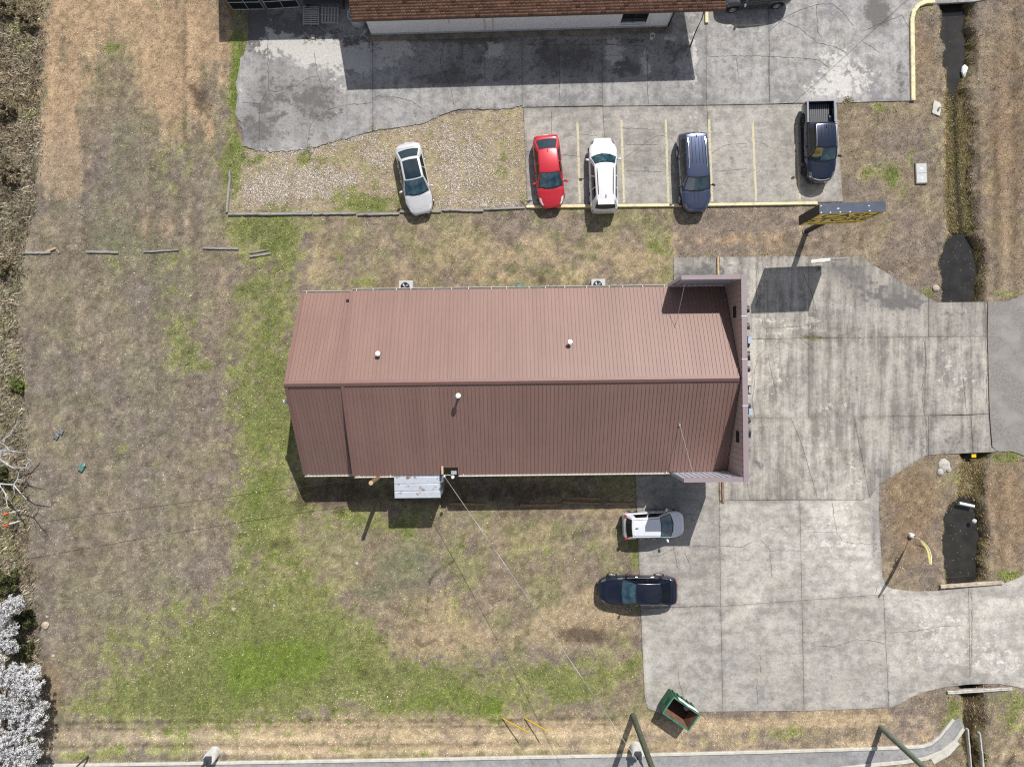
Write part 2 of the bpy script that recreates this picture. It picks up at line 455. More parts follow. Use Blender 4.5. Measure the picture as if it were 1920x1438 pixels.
M['flag_yellow'] = mat('yellow banner cloth', (0.50, 0.45, 0.14), 0.8, vary=0.08)
M['orange'] = mat('orange plastic', (0.75, 0.13, 0.03), 0.5, vary=0.08)
M['ac'] = mat('light grey unit casing', (0.47, 0.485, 0.47), 0.5, vary=0.08)
M['pier'] = mat('pale pier concrete', (0.53, 0.53, 0.50), 0.85, vary=0.18, scale=3, bump=0.2)
M['dark_steel'] = mat('dark bronze steel', (0.045, 0.05, 0.06), 0.5, vary=0.1)
M['bark_pale'] = mat('pale bare bark', (0.46, 0.46, 0.47), 0.9, vary=0.3, scale=6)
M['bark'] = mat('dark bark', (0.07, 0.055, 0.045), 0.95, vary=0.3, scale=6)
M['rock'] = mat('pale rock', (0.42, 0.40, 0.36), 0.9, vary=0.25, scale=4, bump=0.5)
M['rock_tan'] = mat('tan rock', (0.43, 0.365, 0.285), 0.9, vary=0.3, scale=4, bump=0.5)
M['teal'] = mat('crumpled teal plastic', (0.10, 0.22, 0.19), 0.35, vary=0.4, scale=8)
M['slate'] = mat('grey blue scrap', (0.16, 0.17, 0.20), 0.6, vary=0.3)
M['screen'] = mat('black privacy screen', (0.006, 0.007, 0.008), 0.7, vary=0.3)
M['frame'] = mat('pale pipe frame', (0.5, 0.52, 0.54), 0.4, 0.4, vary=0.1)
M['wire'] = mat('aluminium cable', (0.36, 0.36, 0.36), 0.6, 0.3, vary=0.5, scale=0.8)
M['wire_black'] = mat('black cable', (0.015, 0.015, 0.015), 0.6, vary=0.1)
M['utility'] = mat('grey utility cover', (0.48, 0.49, 0.50), 0.7, vary=0.1)

# ------------------------------------------------------------------ layout of paved areas (photo pixels)
def ragged(poly, idx, step=6, amp=2.2, seed=3):
    """Break the edges listed in idx into uneven pieces."""
    rr = random.Random(seed); out = []
    n = len(poly)
    for i in range(n):
        a, b = poly[i], poly[(i + 1) % n]
        out.append(a)
        if i in idx:
            d = math.hypot(b[0] - a[0], b[1] - a[1]); k = int(d / step)
            nx, ny = -(b[1] - a[1]) / d, (b[0] - a[0]) / d
            for j in range(1, k):
                t = j / k; q = rr.uniform(-amp, amp)
                out.append((a[0] + (b[0] - a[0]) * t + nx * q, a[1] + (b[1] - a[1]) * t + ny * q))
    return out

N_LOT = [
    ragged([(468, -60), (699, -60), (699, 246), (668, 256), (640, 262), (600, 275), (575, 282), (520, 285), (480, 284), (455, 275), (452, 230), (440, 212), (446, 180), (443, 160), (450, 110), (462, 92), (466, 78)], {2, 3, 4, 5, 6, 7, 8, 9, 10, 11, 12, 13, 14, 15}),
    ragged([(699, -60), (978, -60), (979, 198), (955, 205), (915, 206), (860, 206), (830, 216), (800, 230), (760, 239), (699, 246)], {2, 3, 4, 5, 6, 7, 8}, amp=1.4),
    [(978, -60), (1128, -60), (1129, 199), (979, 202)],
    [(1128, -60), (1323, -60), (1324, 198), (1129, 200)],
    [(1323, -60), (1440, -60), (1443, 196), (1324, 198)],
    [(1440, -60), (1768, -60), (1488, 194), (1443, 196)],
    [(1768, -60), (1990, -60), (1960, -24), (1850, 0), (1830, 4), (1760, 8), (1726, 10), (1705, 30), (1706, 190), (1592, 193), (1586, 186), (1578, 194), (1488, 194)],
]
P_LOT = [
    [(981, 203), (1130, 201), (1140, 385), (989, 389)],
    [(1130, 201), (1325, 199), (1335, 383), (1140, 385)],
    [(1325, 199), (1568, 195), (1580, 379), (1335, 383)],
]
LOT = [
    [(1262, 483), (1342, 482), (1345, 640), (1266, 640)],
    [(1349, 482), (1516, 481), (1516, 634), (1349, 637)],
    [(1516, 481), (1610, 481), (1740, 558), (1740, 632), (1516, 634)],
    [(1740, 558), (1757, 567), (1850, 566), (1849, 631), (1740, 632)],
    [(1349, 637), (1516, 634), (1516, 783), (1349, 785)],
    [(1516, 634), (1735, 632), (1733, 779), (1516, 783)],
    [(1735, 632), (1849, 631), (1853, 776), (1733, 779)],
    [(1349, 785), (1482, 783), (1502, 830), (1518, 885), (1533, 936), (1349, 938)],
    [(1482, 783), (1600, 781), (1630, 932), (1614, 937), (1533, 936), (1518, 885), (1502, 830)],
    [(1600, 781), (1740, 779), (1740, 853), (1733, 855), (1648, 909), (1630, 932)],
    [(1740, 779), (1820, 778), (1824, 849), (1740, 853)],
    [(1820, 778), (1853, 776), (1858, 838), (1871, 847), (1824, 849)],
    [(1191, 884), (1344, 884), (1348, 944), (1351, 1136), (1201, 1139)],
    [(1356, 938), (1499, 937), (1503, 1125), (1351, 1136), (1348, 944)],
    [(1499, 937), (1614, 937), (1630, 932), (1648, 909), (1647, 960), (1650, 1010), (1654, 1082), (1661, 1097), (1672, 1103), (1656, 1114), (1503, 1125)],
    [(1201, 1139), (1351, 1136), (1355, 1333), (1235, 1335), (1214, 1328), (1208, 1305)],
    [(1351, 1136), (1503, 1125), (1507, 1332), (1355, 1333)],
    [(1503, 1125), (1656, 1114), (1666, 1326), (1507, 1332)],
    [(1656, 1114), (1672, 1103), (1712, 1108), (1760, 1107), (1815, 1101), (1818, 1282), (1772, 1287), (1735, 1296), (1708, 1306), (1690, 1318), (1666, 1326)],
    [(1815, 1101), (1850, 1098), (1885, 1092), (1910, 1082), (1960, 1050), (2080, 1010), (2080, 1330), (1960, 1300), (1900, 1286), (1870, 1281), (1818, 1282)],
]
ROAD = [ragged([(1852, 566), (1885, 566), (1905, 560), (1940, 535), (1990, 470), (2010, 380), (2120, 380), (2120, 940), (2010, 940), (1960, 900), (1925, 856), (1900, 847), (1872, 846), (1860, 837), (1855, 776), (1851, 632)], {0, 1, 2, 11, 12}, amp=1.8)]
KERB_LINE = [(-300, 1443), (85, 1434), (400, 1429), (700, 1424), (960, 1419), (1200, 1414), (1440, 1408), (1640, 1402), (1728, 1398), (1745, 1392), (1760, 1380), (1786, 1347)]
KERB_LOW = [(2, 0)]
STREET = [(-300, 1446), (85, 1438), (400, 1433), (700, 1428), (960, 1423), (1200, 1418), (1440, 1412), (1640, 1406), (1730, 1402), (1748, 1396), (1764, 1384), (1789, 1350), (1799, 1343), (1808, 1362), (1790, 1386), (1768, 1406), (1738, 1419), (1690, 1427), (1632, 1432), (1560, 1445), (1400, 1700), (-300, 1700)]
APRON = [(1740, 1428), (1775, 1408), (1790, 1386), (1798, 1372)]

# ditch: y, centre x, half width of water, bed depth
DITCH = np.array([(-400, 1797, 19, .80), (0, 1797, 20, .80), (120, 1799, 18, .80), (160, 1797, 10, .66), (195, 1800, 16, .50), (300, 1801, 18, .46), (400, 1803, 20, .46), (430, 1804, 20, .54), (438, 1805, 13, .68), (446, 1805, 19, .76), (460, 1806, 25, .82), (485, 1806, 30, .85), (530, 1806, 31, .85), (550, 1804, 28, .85), (575, 1800, 24, .8), (840, 1828, 20, .75), (870, 1826, 16, .5), (928, 1822, 18, .52), (938, 1818, 14, .68), (948, 1815, 20, .76), (965, 1811, 27, .84), (985, 1809, 30, .85), (1030, 1812, 30, .85),
                  (1085, 1812, 28, .82), (1120, 1812, 22, .75), (1280, 1820, 12, .7), (1330, 1826, 11, .6), (1360, 1826, 13, .66), (1400, 1826, 8, .7), (1438, 1832, 8, .7), (1800, 1840, 9, .7)])
def ditch_depth(px, py):
    c = np.interp(py, DITCH[:, 0], DITCH[:, 1]); w = np.interp(py, DITCH[:, 0], DITCH[:, 2]); d = np.interp(py, DITCH[:, 0], DITCH[:, 3])
    wob = (fbm(px, py, 22, 4, 5) - 0.5) * 16
    dx = np.abs(px - c + wob)
    sl = 17.0
    return d * sstep(w + sl, w - 3, dx), dx - w

def ground_z(px, py):
    dd, _ = ditch_depth(px, py)
    return -dd + (fbm(px, py, 60, 3, 2) - 0.5) * 0.045 + (vnoise(px / 9, py / 9, 4) - 0.5) * 0.02

def paved(px, py, grow=0.0):
    m = np.zeros(px.shape, dtype=bool)
    for pl in N_LOT + P_LOT + LOT + ROAD + [STREET]:
        m |= in_poly(px, py, pl)
    return m

# ------------------------------------------------------------------ colours of the lawn (where which grass grows)
def C(r, g, b):
    f = lambda v: (v / 255 / 12.92) if v <= 10 else ((v / 255 + 0.055) / 1.055) ** 2.4
    return np.array([f(r), f(g), f(b)], dtype=np.float32)
STRAW = C(180, 160, 131); ORANGE = C(184, 158, 128); STUB = C(150, 136, 116); MAUVE = C(143, 130, 120); OLIVE = C(146, 143, 102)
GREEN = C(150, 153, 92); BRIGHT = C(128, 148, 58); GREYG = C(118, 122, 96); DARKG = C(66, 88, 34); DIRT = C(92, 78, 66); BROWN = C(146, 124, 100); PALE = C(196, 178, 150)
B_GREEN = [(520, 470, 55, 75, 1.0), (470, 425, 50, 25, .8), (500, 610, 55, 90, .75), (480, 740, 60, 90, .7), (505, 860, 55, 110, .85), (480, 960, 50, 60, .8), (560, 950, 40, 40, .6), (500, 1050, 60, 70, .55), (535, 760, 20, 80, .6),
           (500, 1245, 130, 75, 1.15), (640, 1265, 150, 60, 1.0), (400, 1300, 120, 60, .9), (820, 1300, 110, 42, .95), (900, 1322, 60, 25, .9), (300, 1300, 110, 60, .65), (200, 1330, 110, 25, .5), (420, 1170, 130, 80, .55), (250, 1210, 130, 70, .42), (620, 1180, 80, 50, .7),
           (660, 968, 40, 20, .9), (560, 1130, 60, 60, .5), (740, 985, 90, 22, .7), (860, 1090, 30, 80, .5), (1190, 1020, 22, 50, .8), (1160, 1085, 40, 30, .4), (1010, 1270, 100, 30, .55), (1120, 1260, 80, 40, .45), (1190, 1240, 14, 40, .6), (1060, 1300, 60, 40, .45), (1010, 1040, 60, 40, .35), (560, 1075, 60, 30, .3),
           (330, 620, 40, 110, .42), (250, 480, 120, 35, .35), (310, 340, 60, 60, .35), (210, 90, 16, 14, .5), (340, 250, 40, 60, .2), (365, 660, 30, 40, .35), (230, 840, 10, 10, .7), (290, 875, 20, 12, .3), (440, 180, 10, 130, 1.0), (430, 290, 12, 60, .8), (455, 95, 10, 30, .9), (447, 150, 6, 30, .9),
           (455, 300, 34, 20, .9), (440, 345, 16, 50, .8), (690, 385, 80, 16, 1.0), (690, 360, 50, 18, .55), (600, 300, 45, 14, .75), (570, 292, 10, 8, .8), (700, 320, 30, 18, .3), (940, 310, 20, 50, .35), (980, 378, 8, 14, .9), (850, 255, 60, 30, .1), (620, 335, 30, 12, .2),
           (1700, 300, 90, 60, .28), (1620, 205, 60, 14, .45), (1715, 25, 40, 14, .55), (1672, 330, 10, 14, .9), (1650, 330, 30, 20, .35), (1700, 360, 10, 20, .5), (1230, 458, 22, 18, .7), (1255, 480, 8, 12, .7), (1210, 500, 20, 15, .3), (1650, 420, 40, 40, .25), (1740, 548, 14, 10, .9), (1890, 552, 24, 8, .9), (1905, 850, 40, 12, 1.0), (1880, 860, 25, 8, .9), (1892, 1080, 26, 12, .9), (1790, 1350, 24, 50, .9), (1900, 1345, 24, 45, .75), (1870, 1310, 30, 15, .6), (1840, 1400, 30, 40, .3),
           (1480, 1375, 70, 18, .45), (1340, 1390, 50, 15, .3), (640, 1408, 12, 5, .9), (795, 1412, 8, 5, .8), (220, 1408, 100, 12, .6), (140, 1418, 50, 8, .8), (330, 1408, 40, 8, .6), (1790, 895, 20, 25, .35), (1805, 415, 22, 22, .7), (1800, 250, 18, 70, .35), (700, 530, 50, 8, .7), (640, 485, 30, 20, .4), (820, 460, 60, 14, .3), (1340, 530, 30, 4, .4), (1015, 520, 10, 20, .3), (1450, 240, 1, 1, 0),
           (35, 725, 16, 14, 1.0), (12, 770, 20, 40, .5), (25, 690, 20, 30, .4), (40, 60, 20, 40, .5), (55, 130, 12, 30, .4), (60, 210, 10, 15, .6), (15, 450, 20, 20, .5), (10, 600, 16, 60, .3), (20, 930, 25, 60, .5), (25, 1040, 30, 40, .4)]
B_BRIGHT = [(560, 1240, 110, 45, 1.0), (450, 1260, 60, 40, .8), (840, 1310, 100, 25, .7), (660, 968, 35, 16, .6), (500, 870, 35, 60, .5), (480, 950, 30, 40, .4), (440, 180, 9, 130, .8), (450, 110, 8, 30, .6), (690, 388, 70, 8, .5), (1672, 330, 8, 12, .7), (1905, 850, 40, 10, .7), (35, 725, 12, 10, .8), (1890, 1080, 20, 10, .6), (430, 1320, 70, 15, .5), (930, 1328, 30, 12, .7), (500, 480, 40, 30, .4), (495, 625, 20, 20, .4)]
B_ORANGE = [(210, 20, 120, 50, .6), (240, 60, 60, 60, .3), (120, 160, 45, 190, 1.0), (320, 90, 70, 90, .85), (330, 180, 50, 60, .8), (360, 30, 40, 60, .6), (130, 320, 45, 50, .9), (300, 430, 45, 30, .9), (400, 60, 20, 60, .6), (390, 240, 14, 22, .8), (350, 260, 18, 20, .6), (1400, 450, 180, 22, .55), (1640, 420, 60, 40, .2), (900, 520, 260, 16, .5), (425, 80, 10, 60, .5), (1720, 1370, 40, 30, .45)]
B_STRAW = [(1000, 470, 330, 50, .6), (860, 1200, 110, 40, .8), (830, 1140, 60, 50, .5), (1100, 1150, 90, 40, .7), (1060, 1180, 60, 20, .6), (1150, 960, 90, 12, .7), (700, 1360, 900, 20, .8), (700, 1398, 900, 18, .9), (1400, 1350, 250, 14, .5), (1000, 1000, 100, 40, .4), (600, 480, 24, 60, .7), (570, 520, 20, 20, .6), (1130, 1120, 40, 40, .5), (540, 970, 20, 12, .5), (430, 1010, 60, 40, .2), (620, 1090, 60, 60, .35), (90, 250, 12, 200, .5), (1850, 300, 10, 300, .2), (1600, 1320, 120, 30, .5), (1905, 1420, 14, 60, .5), (1778, 260, 5, 120, .9), (1776, 470, 4, 100, .8), (1210, 500, 50, 30, .4), (1780, 120, 4, 60, .5), (730, 1220, 60, 20, .5)]
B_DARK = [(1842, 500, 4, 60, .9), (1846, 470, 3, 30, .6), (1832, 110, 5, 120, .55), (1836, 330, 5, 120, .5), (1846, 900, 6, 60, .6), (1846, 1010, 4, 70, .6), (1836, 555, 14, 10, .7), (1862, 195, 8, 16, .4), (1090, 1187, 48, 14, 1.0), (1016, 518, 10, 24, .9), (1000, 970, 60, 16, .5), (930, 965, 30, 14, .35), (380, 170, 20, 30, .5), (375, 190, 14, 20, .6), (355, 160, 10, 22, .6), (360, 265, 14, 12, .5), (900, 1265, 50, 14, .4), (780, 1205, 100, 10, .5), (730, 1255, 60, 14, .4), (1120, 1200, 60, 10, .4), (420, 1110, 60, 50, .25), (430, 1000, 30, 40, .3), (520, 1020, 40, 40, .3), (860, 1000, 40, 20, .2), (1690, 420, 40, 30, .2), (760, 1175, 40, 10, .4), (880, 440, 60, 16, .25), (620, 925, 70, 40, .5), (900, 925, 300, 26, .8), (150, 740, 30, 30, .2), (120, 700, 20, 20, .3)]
B_GREYG = [(760, 1060, 70, 50, 1.0), (690, 1110, 40, 20, .6), (240, 300, 70, 170, .5), (330, 560, 80, 120, .45), (220, 460, 90, 40, .4), (1680, 260, 90, 60, .35), (340, 1100, 120, 90, .35), (620, 1000, 30, 30, .4)]
B_BROWN = [(1890, 250, 60, 320, .7), (1890, 960, 60, 130, .75), (1710, 960, 60, 130, .8), (1730, 90, 40, 100, .6), (20, 900, 40, 200, .3), (40, 1000, 30, 60, .4), (1720, 500, 60, 40, .4), (80, 1330, 30, 90, .7), (100, 1290, 20, 40, .8), (20, 200, 60, 260, .5)]

def lawn_weights(px, py):
    nl = fbm(px, py, 90, 4, 1); nm = fbm(px, py, 30, 4, 2); nf = fbm(px, py, 11, 3, 3); nv = fbm(px * 1.0, py * 0.12, 16, 3, 6)
    nh = fbm(px * 0.06, py * 1.0, 14, 3, 7)
    return nl, nm, nf, nv, nh
def seg_dist(px, py, line):
    d = np.full(px.shape, 1e9)
    for (x0, y0), (x1, y1) in zip(line[:-1], line[1:]):
        vx, vy = x1 - x0, y1 - y0; t = np.clip(((px - x0) * vx + (py - y0) * vy) / (vx * vx + vy * vy + 1e-9), 0, 1)
        d = np.minimum(d, np.hypot(px - x0 - t * vx, py - y0 - t * vy))
    return d
TRACKS = [([(850, 1052), (826, 1064), (812, 1077), (804, 1100), (800, 1148)], 3, -.3), ([(852, 1088), (846, 1119), (844, 1165)], 3, .22), ([(838, 1080), (834, 1120)], 3, -.2), ([(900, 1030), (960, 1018), (1100, 1000), (1190, 992)], 5, -.12), ([(905, 1046), (980, 1030), (1180, 1008)], 4, .12), ([(90, 1356), (400, 1352), (800, 1350), (1150, 1345)], 4, -.28), ([(90, 1368), (500, 1362), (900, 1362), (1180, 1356)], 3, -.2), ([(90, 1386), (400, 1380), (700, 1387), (1180, 1378)], 6, .28), ([(90, 1398), (500, 1396), (900, 1394)], 3, -.2), ([(90, 1409), (500, 1408), (900, 1407), (1200, 1398)], 5, .25), ([(1560, 1360), (1740, 1370)], 4, .15), ([(1870, 1438), (1920, 1340)], 5, .35), ([(1890, 1438), (1920, 1372)], 4, -.25), ([(1866, 20), (1868, 540)], 6, -.14), ([(1884, 20), (1886, 540)], 7, .12), ([(1902, 20), (1903, 540)], 6, -.12), ([(1874, 870), (1876, 1080)], 6, -.12), ([(1896, 870), (1896, 1080)], 7, .12), ([(347, 0), (346, 280)], 4, -.25), ([(356, 10), (352, 250)], 5, .15), ([(410, 80), (408, 230)], 3, .2), ([(560, 430), (575, 480), (580, 540)], 10, .12), ([(1030, 1190), (1160, 1230), (1200, 1225)], 6, .12)]
def tracks(px, py):
    s = np.zeros(px.shape)
    w = (vnoise(px / 30, py / 30, 3) - .5) * 8
    for line, wd, a in TRACKS:
        s += 1.35 * a * np.exp(-(seg_dist(px, py + w * .5, line) / wd) ** 2) * (.5 + vnoise(px / 22, py / 22, 5))
    return s
def lawn_color(px, py, per_blade=False):
    nl, nm, nf, nv, nh = lawn_weights(px, py)
    n = (nm - 0.5) * 1.1 + (nf - 0.5) * 0.9
    no = fbm(px + 900, py + 300, 34, 4, 9)
    base = STUB[None] * (1 - sstep(.40, .62, nl)[:, None] * .8) + MAUVE[None] * (sstep(.40, .62, nl) * .8)[:, None]
    ow = sstep(.38, .68, no)[:, None] * np.where(px < 420, .4, .72)[:, None] * (px < 1260)[:, None]
    base = base * (1 - ow) + OLIVE[None] * ow
    base = base * (1 + ((nm - .5) * .2 + (nf - .5) * .7)[:, None])
    def over(c, col, w):
        w = np.clip(w, 0, 1)[:, None]
        return c * (1 - w) + col[None] * w
    st = (px < 440) * (py < 700)
    c = base
    c = over(c, BROWN, sstep(.25, .75, blobs(px, py, B_BROWN) + n * .5) * .85)
    c = over(c, STRAW, sstep(.25, .75, blobs(px, py, B_STRAW) + n * .8 + (nh - .5) * .9 * (py > 1335)) * .8)
    c = over(c, ORANGE, sstep(.3, .8, blobs(px, py, B_ORANGE) + n * .7 + (nv - .5) * 1.2 * st) * .85)
    c = over(c, GREYG, sstep(.25, .8, blobs(px, py, B_GREYG) + n * .7) * .7)
    gb = blobs(px, py, B_GREEN)
    gw = sstep(.15, .88, gb + (nm - .5) * 1.1 + (nf - .5) * 1.5) * sstep(.03, .32, gb)
    bw = sstep(.3, 1.05, blobs(px, py, B_BRIGHT) + n * 1.1)
    c = over(c, GREEN, gw * .76)
    c = over(c, BRIGHT, bw * .8)
    c = over(c, DARKG, sstep(.55, .75, gb * .5 + nf * .55 + (nm - .5)) * gw * .35)
    gz = in_poly(px, py, [(430, 285), (600, 272), (700, 244), (800, 222), (985, 200), (988, 390), (430, 400)]) * 1.0
    c = over(c, C(184, 168, 138), gz * .7 * (1 - gw))
    c = over(c, C(146, 150, 88), gz * sstep(.50, .68, nm * .6 + nf * .4) * .35)
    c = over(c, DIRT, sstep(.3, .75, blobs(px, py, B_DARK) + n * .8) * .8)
    # bare pale scuffs
    c = over(c, PALE, sstep(.62, .80, nf * .6 + nm * .45 + .02) * .25 * (1 - gw))
    # mown stripes
    stripes = 1 + 0.035 * np.sin(px / 7.5 + (nm - .5) * 3) * (px < 430) * (py > 440) + 0.10 * (nh - .5) * 4 * (py > 1335) + 0.09 * (nv - .5) * 4 * ((px < 440) | (px > 1830))
    c = c * stripes[:, None]
    # ditch bed: wet dark soil, straw on its sides
    dd, e = ditch_depth(px, py)
    wet = sstep(.50, .64, dd)[:, None]
    sw = sstep(.2, .4, dd) * (1 - sstep(.52, .6, dd))
    c = over(c, C(134, 118, 80), sw * .75)
    c = over(c, C(96, 100, 48), sw * sstep(.45, .6, nf * .5 + nm * .5) * .6)
    c = over(c, C(48, 46, 34), np.exp(-(seg_dist(px, py, [(1797, 175), (1799, 240), (1801, 320), (1807, 400), (1810, 440)]) / 6.0) ** 2) * .92)
    c = over(c, C(58, 50, 38), np.exp(-(seg_dist(px, py, [(1828, 860), (1834, 900), (1836, 945)]) / 5.0) ** 2) * .8)
    c = c * (1 - wet) + (C(62, 52, 36)[None] * (.7 + nf[:, None] * .6)) * wet
    left = (1 - sstep(300, 540, px)) * sstep(180, 340, py) * (1 - .75 * gw)
    lum = c.mean(1, keepdims=True)
    c = c * (1 - .22 * left[:, None]) + lum * (.22 * left[:, None]) * np.array([1.04, 1.0, .93], dtype=np.float32)[None]
    c = c * (1 - .11 * left[:, None] * (1 - gw[:, None])) * (1 + .14 * sstep(1330, 1350, py)[:, None] * (px < 1760)[:, None])
    c = c * (0.89 * (1 + (fbm(px, py, 6, 2, 12) - .5) * .8 + (fbm(px, py, 16, 3, 14) - .5) * .3 + tracks(px, py)))[:, None]
    return np.clip(c, 0.01, 0.9), gw, bw, dd

# ground sheet: fine in view, coarse out to the horizon
def axis(a, b, st, far):
    core = np.arange(a, b + st / 2, st)
    ext = []; d = st; x = b
    while x < far: d *= 1.5; x += d; ext.append(x)
    lo = []; d = st; x = a
    while x > -far: d *= 1.5; x -= d; lo.append(x)
    return np.concatenate([lo[::-1], core, ext])
gx = axis(-37, 37, .15, 700); gy = axis(-28.5, 28.5, .15, 700)
XX, YY = np.meshgrid(gx, gy)
gpx = (XX * S + 960).ravel().astype(np.float64); gpy = (719 - YY * S).ravel().astype(np.float64)
GZ = ground_z(np.clip(gpx, -4000, 4000), np.clip(gpy, -4000, 4000))
under = paved(gpx, gpy) & (ditch_depth(gpx, gpy)[0] < 0.08)
GZ = np.where(under, -0.02, GZ)
gcol, _, _, _ = lawn_color(gpx, gpy)
# beyond the detailed area the sheet is coarse: one even dry-grass colour
far_ = np.clip(np.maximum(np.maximum(-60 - gpx, gpx - 1980), np.maximum(-60 - gpy, gpy - 1500)) / 60, 0, 1)[:, None].astype(np.float32)
gcol = gcol * (1 - far_) + C(134, 124, 98)[None] * far_
nyy, nxx = XX.shape
ii = np.arange(nyy * nxx).reshape(nyy, nxx)
fq = np.stack([ii[:-1, :-1], ii[:-1, 1:], ii[1:, 1:], ii[1:, :-1]], -1).reshape(-1, 4)
gv = np.stack([XX.ravel(), YY.ravel(), GZ], -1)
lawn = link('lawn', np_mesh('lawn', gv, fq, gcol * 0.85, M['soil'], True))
tag(lawn, kind='structure')

# ------------------------------------------------------------------ slabs, joints and cracks
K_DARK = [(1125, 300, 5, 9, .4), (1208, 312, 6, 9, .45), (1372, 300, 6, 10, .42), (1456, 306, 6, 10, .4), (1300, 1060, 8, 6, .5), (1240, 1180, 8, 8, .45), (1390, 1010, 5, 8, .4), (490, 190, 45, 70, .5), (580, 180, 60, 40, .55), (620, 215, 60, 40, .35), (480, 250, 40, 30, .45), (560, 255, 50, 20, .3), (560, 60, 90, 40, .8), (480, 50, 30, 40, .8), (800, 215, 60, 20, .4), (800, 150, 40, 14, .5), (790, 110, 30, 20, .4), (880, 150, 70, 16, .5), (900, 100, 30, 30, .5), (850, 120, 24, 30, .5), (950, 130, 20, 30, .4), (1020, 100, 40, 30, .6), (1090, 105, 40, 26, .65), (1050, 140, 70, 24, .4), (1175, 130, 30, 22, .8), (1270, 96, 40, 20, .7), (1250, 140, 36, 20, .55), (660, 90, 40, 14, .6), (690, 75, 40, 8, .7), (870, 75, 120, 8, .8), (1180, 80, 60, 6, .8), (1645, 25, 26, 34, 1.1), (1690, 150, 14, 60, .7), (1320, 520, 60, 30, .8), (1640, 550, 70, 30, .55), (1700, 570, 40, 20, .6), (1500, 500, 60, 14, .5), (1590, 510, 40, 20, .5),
          (1420, 860, 40, 50, .45), (1640, 890, 50, 40, .45), (1710, 840, 40, 20, .5), (1790, 830, 30, 24, .5), (1610, 700, 40, 60, .35), (1800, 600, 50, 30, .4), (1640, 1000, 8, 60, .8), (1250, 1000, 80, 60, .3), (1420, 1250, 60, 60, .25), (1570, 1280, 80, 30, .35), (1580, 1190, 50, 30, .2), (1260, 1200, 60, 40, .2), (1700, 1120, 60, 8, .5), (1880, 1110, 50, 12, .4), (1790, 1280, 50, 8, .6), (1250, 930, 60, 40, .5), (1060, 330, 20, 60, .35), (1210, 300, 40, 60, .25), (1440, 330, 40, 60, .3), (1380, 290, 30, 40, .2), (1510, 300, 14, 80, .3), (1350, 120, 30, 50, .3)]
K_LIGHT = [(540, 90, 70, 18, .8), (620, 100, 34, 30, .75), (575, 115, 30, 16, .6), (640, 160, 20, 50, .35), (450, 160, 12, 60, .35), (680, 105, 20, 26, .8), (740, 85, 30, 20, .75), (930, 90, 25, 16, .6), (910, 180, 12, 10, .6), (680, 120, 26, 18, .8), (730, 110, 24, 26, .55), (770, 100, 14, 12, .6), (925, 100, 20, 12, .6), (700, 60, 40, 10, .6), (540, 72, 30, 8, .7), (505, 60, 10, 30, .5), (1150, 95, 22, 30, .8), (1210, 120, 10, 30, .8), (1300, 120, 10, 80, .6), (1260, 78, 30, 8, .6), (1600, 150, 50, 40, .5), (1540, 170, 50, 20, .5), (1560, 110, 40, 40, .45), (1350, 250, 60, 30, .3), (1180, 225, 60, 12, .4), (1450, 610, 60, 30, .35), (1520, 600, 14, 40, .4), (1440, 700, 50, 60, .35), (1560, 760, 60, 14, .4), (1790, 700, 40, 60, .4), (1530, 850, 40, 60, .3), (1600, 900, 20, 60, .4), (1570, 1020, 60, 60, .4), (1450, 1000, 60, 50, .25), (1760, 1190, 90, 60, .45), (1560, 1220, 40, 60, .2), (1660, 1270, 14, 40, .3), (1880, 1240, 60, 40, .4), (1400, 890, 40, 20, .3), (640, 282, 60, 6, .6), (520, 282, 60, 6, .6), (870, 210, 60, 5, .4), (1430, 215, 50, 10, .3), (1300, 250, 20, 50, .2)]
def conc_masks(px, py):
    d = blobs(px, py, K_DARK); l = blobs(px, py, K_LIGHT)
    return np.clip(d, 0, 1.2), np.clip(l, 0, 1.2)

TYRE = [([(1565, 940), (1590, 1000), (1630, 1070), (1690, 1120), (1780, 1140), (1920, 1135)], 18, .16), ([(1520, 945), (1550, 1040), (1620, 1110), (1720, 1160), (1920, 1180)], 12, .10), ([(1650, 985), (1655, 1085)], 10, -.14), ([(1380, 1150), (1480, 1050), (1560, 960), (1640, 880), (1780, 800)], 16, .08), ([(1330, 1190), (1420, 1130)], 14, .12), ([(1400, 1230), (1460, 1150)], 12, .10), ([(1700, 900), (1780, 850), (1840, 800)], 10, -.08), ([(1640, 830), (1645, 900), (1632, 935)], 6, .12), ([(1880, 1115), (1780, 1118), (1690, 1112)], 6, -.16), ([(1410, 640), (1410, 780)], 14, .10), ([(1850, 640), (1852, 770)], 10, .12), ([(1560, 640), (1560, 780)], 8, .08), ([(1517, 640), (1517, 780)], 4, -.22), ([(1600, 640), (1604, 780)], 9, .07), ([(1640, 645), (1642, 770)], 7, -.08), ([(1480, 880), (1490, 930)], 10, .1), ([(1410, 800), (1412, 930)], 7, -.1), ([(1380, 800), (1380, 930)], 7, -.12), ([(1450, 800), (1455, 930)], 8, .08), ([(1540, 800), (1548, 930)], 9, .1), ([(1210, 1145), (1210, 1320)], 6, .1), ([(1680, 1300), (1760, 1270), (1900, 1265)], 12, -.08), ([(1770, 1240), (1920, 1240)], 14, .08), ([(1420, 300), (1420, 380)], 12, -.07), ([(1210, 240), (1200, 380)], 20, -.06), ([(1060, 330), (1062, 384)], 12, -.1)]
def tyre(px, py):
    s = np.zeros(px.shape)
    for line, wd, a in TYRE: s += a * np.exp(-(seg_dist(px, py, line) / wd) ** 2)
    return s
